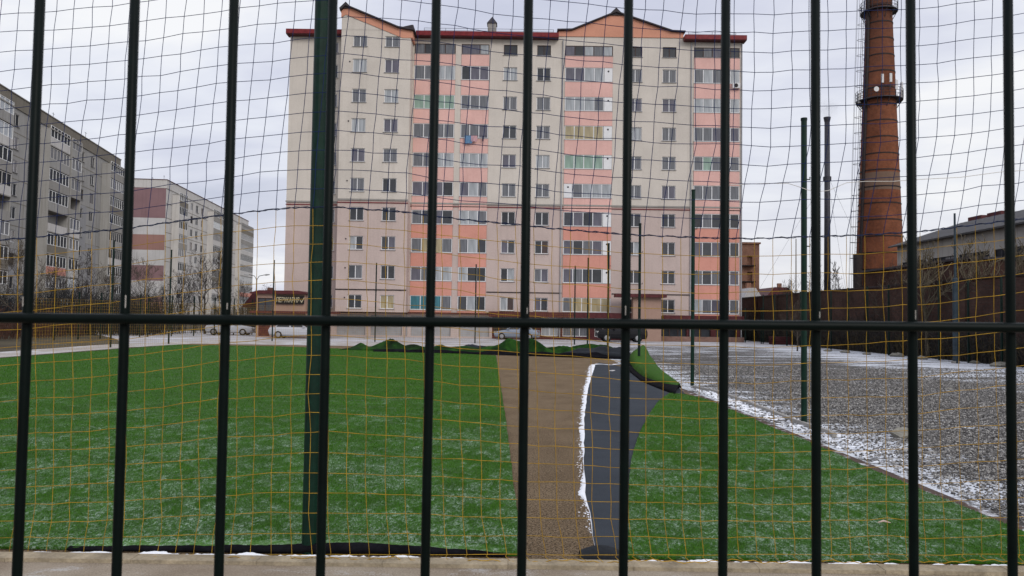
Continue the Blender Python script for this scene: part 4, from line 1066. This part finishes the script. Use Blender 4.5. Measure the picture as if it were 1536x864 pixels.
rf.add([(-.6, -.7, 9.95), (LF+.5, -.7, 9.95), (LF+.5, 7, 12.6), (-.6, 7, 12.6), (LF+.5, 15, 9.95), (-.6, 15, 9.95)], [(0, 1, 2, 3), (3, 2, 4, 5)])
ro = rf.build('roof', M['asb'], fa); md = ro.modifiers.new('s', 'SOLIDIFY'); md.thickness = .15
rb = MB()
x = -.5
while x < LF: rb.add([(x, -.72, 9.97), (x+.14, -.72, 9.97), (x+.14, 7, 12.62), (x, 7, 12.62)], [(0, 1, 2, 3)]); rb.v = [(a, b, c+.0) for a, b, c in rb.v]; x += 1.1
for i in range(len(rb.v)): a, b, c = rb.v[i]; rb.v[i] = (a, b, c+.03)
rb.build('roof_rib', M['dark_roof'], fa)
MB().prism([(0, 9.9), (LF, 9.9), (LF, 9.95), (0, 9.95)], 0, .3).build('gutter', M['asb'], fa)
ge = MB().add([(-.01, 0, 9.9), (-.01, 14.5, 9.9), (-.01, 7, 12.5)], [(0, 1, 2)]); ge.build('gable_end', M['factory'], fa)
for xx in (-.2, 3.0): MB().box(xx, xx+2.2, 7.5, 8.6, 12, 13.1).build('roof_vent', M['maroon'], fa)
# unfinished orange brick block
u0p = P(1113, 400, 110); u1p = P(1139, 400, 110); zu = P(1125, 366, 110).z
ub = thing('brick_block', (u0p.x-6, 110, 0), 'unfinished orange brick block seen past the right end of the main building', 'building')
ux = u0p.x-6; wU = u1p.x-ux
hs = []
for r in range(5): z = zu-1.6-2.3*r; hs.append((wU-1.75, wU-1.0, z-1.5, z-.1))
wall_grid(0, wU, 0, zu, hs, 0, .3, MB().box(0, wU, .5, 10, 0, zu-.02)).build('wall', M['brick_o'], ub)
for h in hs:
    bl = MB().box(h[0]-.9, h[1]+.2, -.9, -.01, h[2]-.15, h[2]).build('balcony', M['chim_iron'], ub)
MB().box(-.2, wU+.15, -.2, 10.1, zu, zu+.25).build('parapet', M['brick_o'], ub)
def house(px0, px1, pyt, Y, label, wallm, roofm):
    a = P(px0, 470, Y); b = P(px1, 470, Y); zt_ = P((px0+px1)/2, pyt, Y).z; w = b.x-a.x
    o = thing('house', (a.x, Y, 0), label, 'house', 'small houses beyond the brick wall'); zw = zt_*.62
    wall_grid(0, w, 0, zw, [(w*.2, w*.35, 1, zw-.5), (w*.6, w*.75, 1, zw-.5)], 0, .2, MB().box(0, w, .4, 7, 0, zw-.01)).build('wall', wallm, o)
    for q in (.275, .675): window(o, w*q, (zw+.5)/2, w*.15, zw-1.5, .1, 2, None, PN[0], sill=False)
    MB().prism([(-.4, zw), (w+.4, zw), (w+.4, zw+.15), (w*.6, zt_), (w*.3, zt_), (-.4, zw+.15)], -.4, 7.4).build('roof', roofm, o)
    MB().box(w*.55, w*.55+.6, 3, 3.6, zt_-.5, zt_+.8).build('chimney', M['brick_o'], o)
house(1113, 1145, 432, 100, 'small pale house with white roof right beside the orange brick block', M['concrete'], M['white_panel'])
house(1142, 1205, 431, 125, 'low house with dark red roof between the bare trees', M['brick_p'], M['maroon'])
house(370, 402, 440, 90, 'dark low house roof behind the hairdresser annex', M['concrete'], M['maroon'])
# ------------------------------------------------------------------ trees
def tree_mesh(seed, H, tr_, spread, depth=5, twig=.012, upright=.5, n0=9, start=.25, m=None):
    r = random.Random(seed); T = MB(); B = MB()
    pts = [Vector((0, 0, 0))]; d = Vector((0, 0, 1)); n = 9
    for i in range(n):
        d = (d+Vector((r.uniform(-.1, .1), r.uniform(-.1, .1), .25))).normalized(); pts.append(pts[-1]+d*H*.8/n)
    rad_ = [max(tr_*(1-i/(n+.5)), twig*1.5) for i in range(n+1)]
    T.tube(pts, rad_, 7)
    def grow(p, d, L, rr, k):
        m_ = 4; q = [p]; dd = d.copy(); rs = [rr]
        for i in range(m_):
            dd = (dd+Vector((r.uniform(-.25, .25), r.uniform(-.25, .25), r.uniform(-.05, .2+upright*.25)))).normalized(); q.append(q[-1]+dd*L/m_); rs.append(max(twig, rr*(1-.6*(i+1)/m_)))
        B.tube(q, rs, 4 if rr > .03 else 3, False)
        if k <= 0: return
        for c in range(r.choice((3, 4, 4)) if k > 1 else 4):
            i = r.randint(1, m_); bd = (q[i]-q[i-1]).normalized(); s = Vector((r.uniform(-1, 1), r.uniform(-1, 1), r.uniform(-.3, .9))).normalized()
            grow(q[i], (bd*.6+s*.75).normalized(), L*r.uniform(.5, .75), max(twig, rs[i]*.7), k-1)
    for i in range(n0):
        t = start+(1-start)*(i+r.random()*.6)/n0; k = min(n-1, int(t*n)); p = pts[k].lerp(pts[k+1], t*n-k); a = i*2.4+r.uniform(-.4, .4)
        el = .35+upright+.6*t
        dd = Vector((math.cos(a), math.sin(a), el)).normalized(); grow(p, dd, H*spread*(1.15-t*.75), max(twig, rad_[k]*.55), depth-2)
    return T, B
kinds = {}
for nm, args, mm in (('spreading', (11, 9, .14, .34, 5, .010, .25, 9, .25), M['bark_d']), ('broad', (23, 8, .13, .38, 5, .010, .2, 9, .2), M['bark']), ('slender', (35, 10, .12, .17, 4, .017, 1.1, 18, .12), M['bark']), ('pollard', (47, 6.5, .14, .36, 4, .016, .45, 13, .38), M['bark_y'])):
    T, B = tree_mesh(*args); kinds[nm] = (T.mesh('trunk', mm, True), B.mesh('branches', mm))
def tree(kind, px, Y, top, label, py=470, rzv=None, group='bare winter trees'):
    H0 = {'spreading': 9, 'broad': 8, 'slender': 10, 'pollard': 6.5}[kind]
    x = P(px, py, Y).x; ht = P(px, top, Y).z; o = thing('bare_tree', (x, Y, 0), label, 'tree', group, rz=R.uniform(0, 6.28) if rzv is None else rzv)
    a = inst('trunk', kinds[kind][0], o); b = inst('branches', kinds[kind][1], o); s = ht/(H0*1.02); o.scale = (s, s, s)
for a in (('slender', 345-10, 80, 352, 'tallest bare tree, before the far end of the pale panel block'), ('spreading', 308, 74, 372, 'wide bare tree before the balconies of the pale panel block'),
          ('broad', 214, 66, 385, 'low bare tree in front of the pink striped end wall'), ('spreading', 120, 64, 375, 'bare tree in front of the beige block between two bars at left'),
          ('broad', 20, 58, 355, 'bare tree at the left edge of the view'), ('spreading', 270, 88, 395, 'bare tree between the striped wall and the wide tree'),
          ('broad', 165, 78, 398, 'bare tree before the right end of the beige panel block'), ('broad', 75, 74, 392, 'bare tree second from the left edge'),
          ('spreading', 398, 105, 425, 'small distant bare tree just left of the hairdresser roof'), ('spreading', 430-65, 95, 415, 'small bare tree under the street lamp'),
          ('slender', 1262, 100, 372, 'slender upright bare tree between the steel flue and the brick chimney'), ('spreading', 1218, 98, 395, 'bare tree just left of the steel flue'),
          ('broad', 1180, 92, 418, 'low bare tree beside the red roofed house'), ('slender', 1282, 104, 400, 'thin bare tree touching the left side of the brick chimney'),
          ('broad', 1196, 52, 450, 'bent bare shrub in front of the brick wall near the gravel post'),
          ('pollard', 1392, 44.5, 352, 'yellowish bare tree before the factory, left of the next one'), ('pollard', 1460, 43, 348, 'yellowish bare tree in the middle of the factory wall'),
          ('pollard', 1525, 40, 345, 'yellowish bare tree at the right edge of the view'), ('broad', 1364, 50, 395, 'darker low bare tree at the right foot of the brick chimney')):
    tree(*a)
# thickets (no one could count their stems)
def thicket(x0, x1, y0, y1, h, n, m, label, seed):
    r = random.Random(seed); mb = MB()
    for i in range(n):
        x = r.uniform(x0, x1); y = r.uniform(y0, y1); hh_ = h*r.uniform(.4, 1.1)*(.7+.6*abs(mnoise.noise(Vector((x*.35, y*.2, seed)))))
        p = Vector((x, y, 0)); d = Vector((r.uniform(-.35, .35), r.uniform(-.35, .35), 1)).normalized(); q = [p]
        for k in range(3): d = (d+Vector((r.uniform(-.25, .25), r.uniform(-.25, .25), .1))).normalized(); q.append(q[-1]+d*hh_/3)
        mb.tube(q, [.02, .017, .012, .008], 3, False)
        for k in range(5):
            b = q[1].lerp(q[3], r.random()); e = Vector((r.uniform(-1, 1), r.uniform(-1, 1), r.uniform(.2, 1.2))).normalized()*hh_*r.uniform(.15, .35); mb.tube([b, b+e*.5+Vector((0, 0, .03)), b+e], .009, 3, False)
    tag(mb.build('thicket', m), label, 'thicket', kind='stuff')
thicket(-62, -31, 64, 76, 4.6, 3400, mat('dark_twigs', (.020, .019, .022), .9, .3, 4), 'dark leafless thicket behind the left mesh fence', 3)
thicket(-48, -34, 42, 62, 2.4, 1500, mat('reddish_twigs', (.075, .035, .025), .9, .3, 4), 'reddish bare bushes beyond the left path', 4)
thicket(-32, -25, 78, 90, 3.4, 600, M['bark_d'], 'dark bushes behind the white parked cars', 8)
thicket(24.1, 24.75, 28, 80, 1.5, 900, mat('dry_weeds', (.11, .085, .05), .9, .3, 4), 'dry weeds and stems at the foot of the brick wall', 5)
thicket(23.95, 24.8, 26, 84, 2.6, 1500, M['bark_d'], 'dark leafless scrub growing along the foot of the brick wall', 11)
thicket(26, 38, 34, 76, 5.4, 800, M['bark_d'], 'leafless bushes between brick wall and factory', 6)
# street lamp
def street_lamp(px, Y, pyt, label):
    x = P(px, 460, Y).x; h = P(px, pyt, Y).z; o = thing('street_lamp', (x, Y, 0), label, 'street lamp')
    MB().tube([(0, 0, 0), (0, 0, h-.5)], [.09, .06], 8).build('pole', M['steel'], o)
    for s in (-1, 1):
        MB().tube([(0, 0, h-.6), (s*.25, 0, h-.15), (s*.9, 0, h)], .035, 6).build('arm', M['steel'], o)
        MB().tube([(s*.85, 0, h-.02), (s*1.0, 0, h), (s*1.4, 0, h+.03)], [.05, .10, .05], 8).build('lamp_head', M['lamp'], o)
street_lamp(384, 84, 412, 'double armed street lamp left of the main building')
x = P(1194, 460, 78).x
o = thing('wooden_pole', (x, 78, 0), 'thin pale pole standing left of the gravel post', 'pole'); MB().tube([(0, 0, 0), (0, 0, P(1194, 358, 78).z)], [.09, .05], 8).build('pole', M['concrete'], o)
x = P(1433, 460, 39).x
o = thing('utility_pole', (x, 39, 0), 'blue grey steel pole at the brick wall in front of the factory', 'pole')
MB().tube([(0, 0, 0), (0, 0, 4.3), (0, 0, 4.35), (0, 0, P(1433, 320, 39).z)], [.14, .13, .06, .05], 8).build('pole', M['blue_steel'], o); MB().box(-.16, .16, -.12, .12, 0, .12).build('base', M['concrete'], o)
# loose things on the gravel
q = G(1353, 655)
o = MB(); o.poly([(-.20, -.13), (.16, -.17), (.27, .02), (.08, .17), (-.16, .10)], .0, .06); ob = tag(o.build('broken_slab', M['slab'], None, (q.x, q.y, .03)), 'broken piece of pale slab lying tilted on the gravel', 'slab'); ob.rotation_euler = (math.radians(14), math.radians(-10), .4)
def rock(px, py, s, label):
    q = G(px, py); mb = MB(); r = random.Random(int(px)); 
    pr = [(0, -.2), (.8, 0), (1, .3), (.6, .7), (0, .85)]; mb.lathe([(a*s, z*s*.6) for a, z in pr], 9)
    mb.v = [(x*(1+r.uniform(-.2, .2)), y*(1+r.uniform(-.2, .2)), z*(1+r.uniform(-.2, .2))) for x, y, z in mb.v]
    tag(mb.build('stone', M['slab'], None, (q.x, q.y, 0)), label, 'stone', 'larger stones lying about')
rock(1303, 650, .05, 'dark flat stone on the gravel left of the broken slab'); rock(1268, 617, .06, 'stone on the gravel beside the right gravel post'); rock(1424, 584, .09, 'lone stone far out on the right gravel'); 
q = G(1326, 793); tag(MB().tube([(-.06, 0, 0), (0, .01, .012), (.06, -.01, 0)], [.004, .012, .004], 6).build('leaf', mat('pale_leaf', (.55, .42, .36), .7), None, (q.x, q.y, .06)), 'small pale leaf lying on the right piece of turf', 'leaf')
q = G(918, 557); tag(MB().poly([(-.12, -.1), (.02, -.16), (.14, .12), (.04, .16)], 0, .02).build('scrap', M['pvc'], None, (q.x, q.y, .02)), 'small white scrap on the far end of the underlay', 'scrap')
# wood pile by the right wall
pl = P(1179, 513, 66)
wp = thing('timber_stack', (pl.x, 66, 0), 'low dark maroon stack of boards at the far end of the gravel', 'timber stack')
for j in range(4):
    for i in range(5): MB().box(-1.1+R.uniform(-.1, .1), 1.0+R.uniform(-.1, .1), i*.22, i*.22+.2, j*.17+.01, j*.17+.16).build('board', M['maroon'], wp)
# rubble along the wall
for i, (px, py) in enumerate(((1242, 527), (1268, 529), (1300, 532), (1346, 535), (1381, 539), (1462, 545), (1500, 550))):
    rock(px, py, R.uniform(.25, .45), ['rubble lump below the slender tree by the wall', 'rubble lump left of the chimney foot by the wall', 'rubble lump below the brick chimney', 'rubble lump at the right of the chimney foot', 'rubble lump near the first yellowish tree', 'rubble lump right of the utility pole', 'rubble lump nearest the right edge'][i])
# ------------------------------------------------------------------ cars
def car(name, px, Y, rz_, paint, label, L=4.4, H=1.45, W=1.72, suv=False):
    p = P(px, 500, Y); o = thing(name, (p.x, Y, 0), label, 'car', 'cars parked in front of the flats', rz=rz_)
    k = L/4.4; hb = H*.62; g = .2 if not suv else .28
    body = [(-2.2, .45, .75), (-2.12, g+.05, .88), (-1.6, g, hb+.02), (-.9, g, hb+.02), (.7, g, hb), (1.35, g, hb-.06), (1.95, g, hb-.16), (2.15, g+.08, .66), (2.2, .4, .58)]
    if suv: body = [(-2.2, .45, .95), (-2.12, g, hb), (-1.6, g, hb+.02), (-.9, g, hb+.02), (.7, g, hb), (1.35, g, hb-.02), (1.95, g, hb-.08), (2.15, g+.08, hb-.2), (2.2, .5, hb-.35)]
    mb = MB(); sec = 12; w = W/2
    for x, z0, z1 in body:
        taper = 1-.12*max(0, abs(x)-1.6)/.6
        prof = [(-.8, z0), (-.97, z0+.12), (-1, z0+(z1-z0)*.5), (-.97, z0+(z1-z0)*.8), (-.86, z1), (-.4, z1+.02), (.4, z1+.02), (.86, z1), (.97, z0+(z1-z0)*.8), (1, z0+(z1-z0)*.5), (.97, z0+.12), (.8, z0)]
        mb.v += [(x*k, a*w*taper, z) for a, z in prof]
    nb = len(body)
    for i in range(nb-1):
        for j in range(sec): mb.f.append((i*sec+j, i*sec+(j+1) % sec, (i+1)*sec+(j+1) % sec, (i+1)*sec+j))
    mb.f += [tuple(range(sec-1, -1, -1)), tuple(range((nb-1)*sec, nb*sec))]
    # greenhouse
    if suv: cab = [(-2.08, hb), (-1.95, H-.04), (.25, H), (.95, hb)]
    else: cab = [(-1.75, hb), (-1.2, H-.05), (.15, H), (1.0, hb-.02)]
    o2 = len(mb.v)
    for (x, z) in cab:
        ww = w*.86 if z < H*.8 else w*.68
        mb.v += [(x*k, -ww, z), (x*k, ww, z)]
    mb.f += [(o2+2, o2+4, o2+5, o2+3), (o2, o2+2, o2+3, o2+1), (o2+4, o2+6, o2+7, o2+5), (o2, o2+6, o2+4, o2+2), (o2+1, o2+3, o2+5, o2+7)]
    mb.build('body', paint, o, smooth=False)
    # windows
    for s in (-1, 1):
        def q(x, z): 
            t = (z-hb)/(H-hb); return (x*k, s*(w*.86+(w*.68-w*.86)*t+.012), z)
        a, b, c, d = cab; zb_, zt_ = hb+.05, H-.1
        xs = lambda z, e: (a[0]+(b[0]-a[0])*(z-hb)/(b[1]-hb)+.14) if e == 0 else (d[0]+(c[0]-d[0])*(z-hb)/(c[1]-hb)-.16)
        for (u0_, u1_) in ((0, .47), (.53, 1)):
            L0, L1, T0, T1 = xs(zb_, 0), xs(zb_, 1), xs(zt_, 0), xs(zt_, 1)
            pts = [q(L0+(L1-L0)*u0_, zb_), q(L0+(L1-L0)*u1_, zb_), q(T0+(T1-T0)*u1_, zt_), q(T0+(T1-T0)*u0_, zt_)]
            MB().add(pts, [(0, 1, 2, 3)]).build('side_window', M['carglass'], o)
    a, b, c, d = cab
    for (lo, hi, nm, e) in ((d, c, 'windscreen', .02), (a, b, 'rear_window', -.02)):
        p0 = Vector((lo[0], 0, lo[1])).lerp(Vector((hi[0], 0, hi[1])), .12); p1 = Vector((lo[0], 0, lo[1])).lerp(Vector((hi[0], 0, hi[1])), .9)
        MB().add([(p0.x*k+e, -w*.76, p0.z+.015), (p0.x*k+e, w*.76, p0.z+.015), (p1.x*k+e, w*.62, p1.z+.015), (p1.x*k+e, -w*.62, p1.z+.015)], [(0, 1, 2, 3)]).build(nm, M['carglass'], o)
    wr = .31 if not suv else .37
    for x in (-1.35, 1.38):
        for s in (-1, 1):
            wo = MB().lathe([(wr*.62, -.1), (wr*.95, -.1), (wr, -.05), (wr, .05), (wr*.95, .1), (wr*.62, .1)], 20).build('wheel', M['tyre'], o, (x*k, s*(w-.08), wr)); wo.rotation_euler.x = math.pi/2
            MB().lathe([(0.001, -.085), (wr*.3, -.09), (wr*.63, -.07), (wr*.63, .07), (wr*.3, .09), (0.001, .085)], 12).build('rim', M['rim'], wo)
    for s in (-1, 1):
        MB().box(2.12*k, 2.21*k, s*w*.62-.16, s*w*.62+.16, hb-.33, hb-.18).build('headlight', M['lamp'], o)
        MB().box(-2.21*k, -2.12*k, s*w*.68-.12, s*w*.68+.12, .68, .84).build('tail_light', M['red'], o)
        MB().box(.68*k, .84*k, s*(w+.02)-.09, s*(w+.02)+.09, hb+.03, hb+.15).build('mirror', paint, o)
    MB().box(2.14*k, 2.2*k, -.3, .3, .42, .52).build('number_plate', M['pvc'], o)
    return o
white = mat('white_paint', (.42, .43, .46), .25, .03, 2); silver = mat('silver_blue_paint', (.23, .27, .33), .25, .05, 2, metal=.3); black = mat('black_paint', (.012, .012, .014), .25, .1, 2)
car('parked_car', 446, 64, 0, white, 'white saloon parked below the hairdresser sign'); car('parked_car', 346, 71, math.radians(3), white, 'white saloon parked furthest left, before the dark bushes', L=4.2)
car('parked_car', 776, 69.3, math.radians(180-12), silver, 'silver blue hatchback parked before the maroon shop front', L=4.0)
car('parked_car', 932, 67, math.radians(180), black, 'black off-roader parked beside the shop windows', L=4.3, H=1.8, W=1.8, suv=True)
# ------------------------------------------------------------------ world and light
w = bpy.data.worlds.new('World'); sc.world = w; w.use_nodes = True; n = w.node_tree
for x in list(n.nodes): n.nodes.remove(x)
out = N(n, 'ShaderNodeOutputWorld'); sky = N(n, 'ShaderNodeTexSky', sky_type='NISHITA'); sky.sun_disc = False
SE, SR = math.radians(30), math.radians(150)
sky.sun_elevation = SE; sky.sun_rotation = SR; sky.air_density = 1.5; sky.dust_density = 2
bg = N(n, 'ShaderNodeBackground'); bg.inputs[1].default_value = .10; n.links.new(sky.outputs[0], bg.inputs[0])
tc = N(n, 'ShaderNodeTexCoord').outputs['Generated']; sp = N(n, 'ShaderNodeSeparateXYZ'); n.links.new(tc, sp.inputs[0])
dz = math_(n, 'ADD', math_(n, 'MAXIMUM', sp.outputs[2], 0), .22)
dv_ = N(n, 'ShaderNodeVectorMath', operation='DIVIDE'); n.links.new(tc, dv_.inputs[0]); cb = N(n, 'ShaderNodeCombineXYZ')
for i in range(3): n.links.new(dz, cb.inputs[i])
n.links.new(cb.outputs[0], dv_.inputs[1])
c1 = noise(n, scaled(n, dv_.outputs[0], (1, 1.5, 1)), 1.15, 7, .52, .25)
col = ramp(n, c1, [(.28, (.55, .58, .72)), (.42, (.70, .72, .85)), (.54, (.84, .86, .95)), (.66, (1.0, 1.0, 1.02))])
hz = mapr(n, sp.outputs[2], .0, .24, .65, 0); rx = mapr(n, sp.outputs[0], -.15, .35, .15, 1)
col = mix(n, math_(n, 'MULTIPLY', hz, rx), col, (1.0, 1.0, 1.0))
zen = mapr(n, sp.outputs[2], .45, 1.0, 1.0, 1.45); 
bc = N(n, 'ShaderNodeBackground'); n.links.new(col, bc.inputs[0]); n.links.new(zen, bc.inputs[1])
mx = N(n, 'ShaderNodeMixShader'); mx.inputs[0].default_value = .9; n.links.new(bg.outputs[0], mx.inputs[1]); n.links.new(bc.outputs[0], mx.inputs[2]); n.links.new(mx.outputs[0], out.inputs[0])
sl = bpy.data.lights.new('sun', 'SUN'); sl.energy = 1.25; sl.angle = math.radians(25); sl.color = (1, .96, .9)
so = bpy.data.objects.new('sun', sl); COL.objects.link(so)
dvec = Vector((math.sin(SR)*math.cos(SE), math.cos(SR)*math.cos(SE), math.sin(SE)))   # towards the sun
so.rotation_euler = dvec.to_track_quat('Z', 'Y').to_euler(); so.location = (20, -20, 40)
vs = sc.view_settings; vs.view_transform = 'Standard'; vs.look = 'None'; vs.exposure = 0; vs.gamma = 1; vs.use_curve_mapping = False
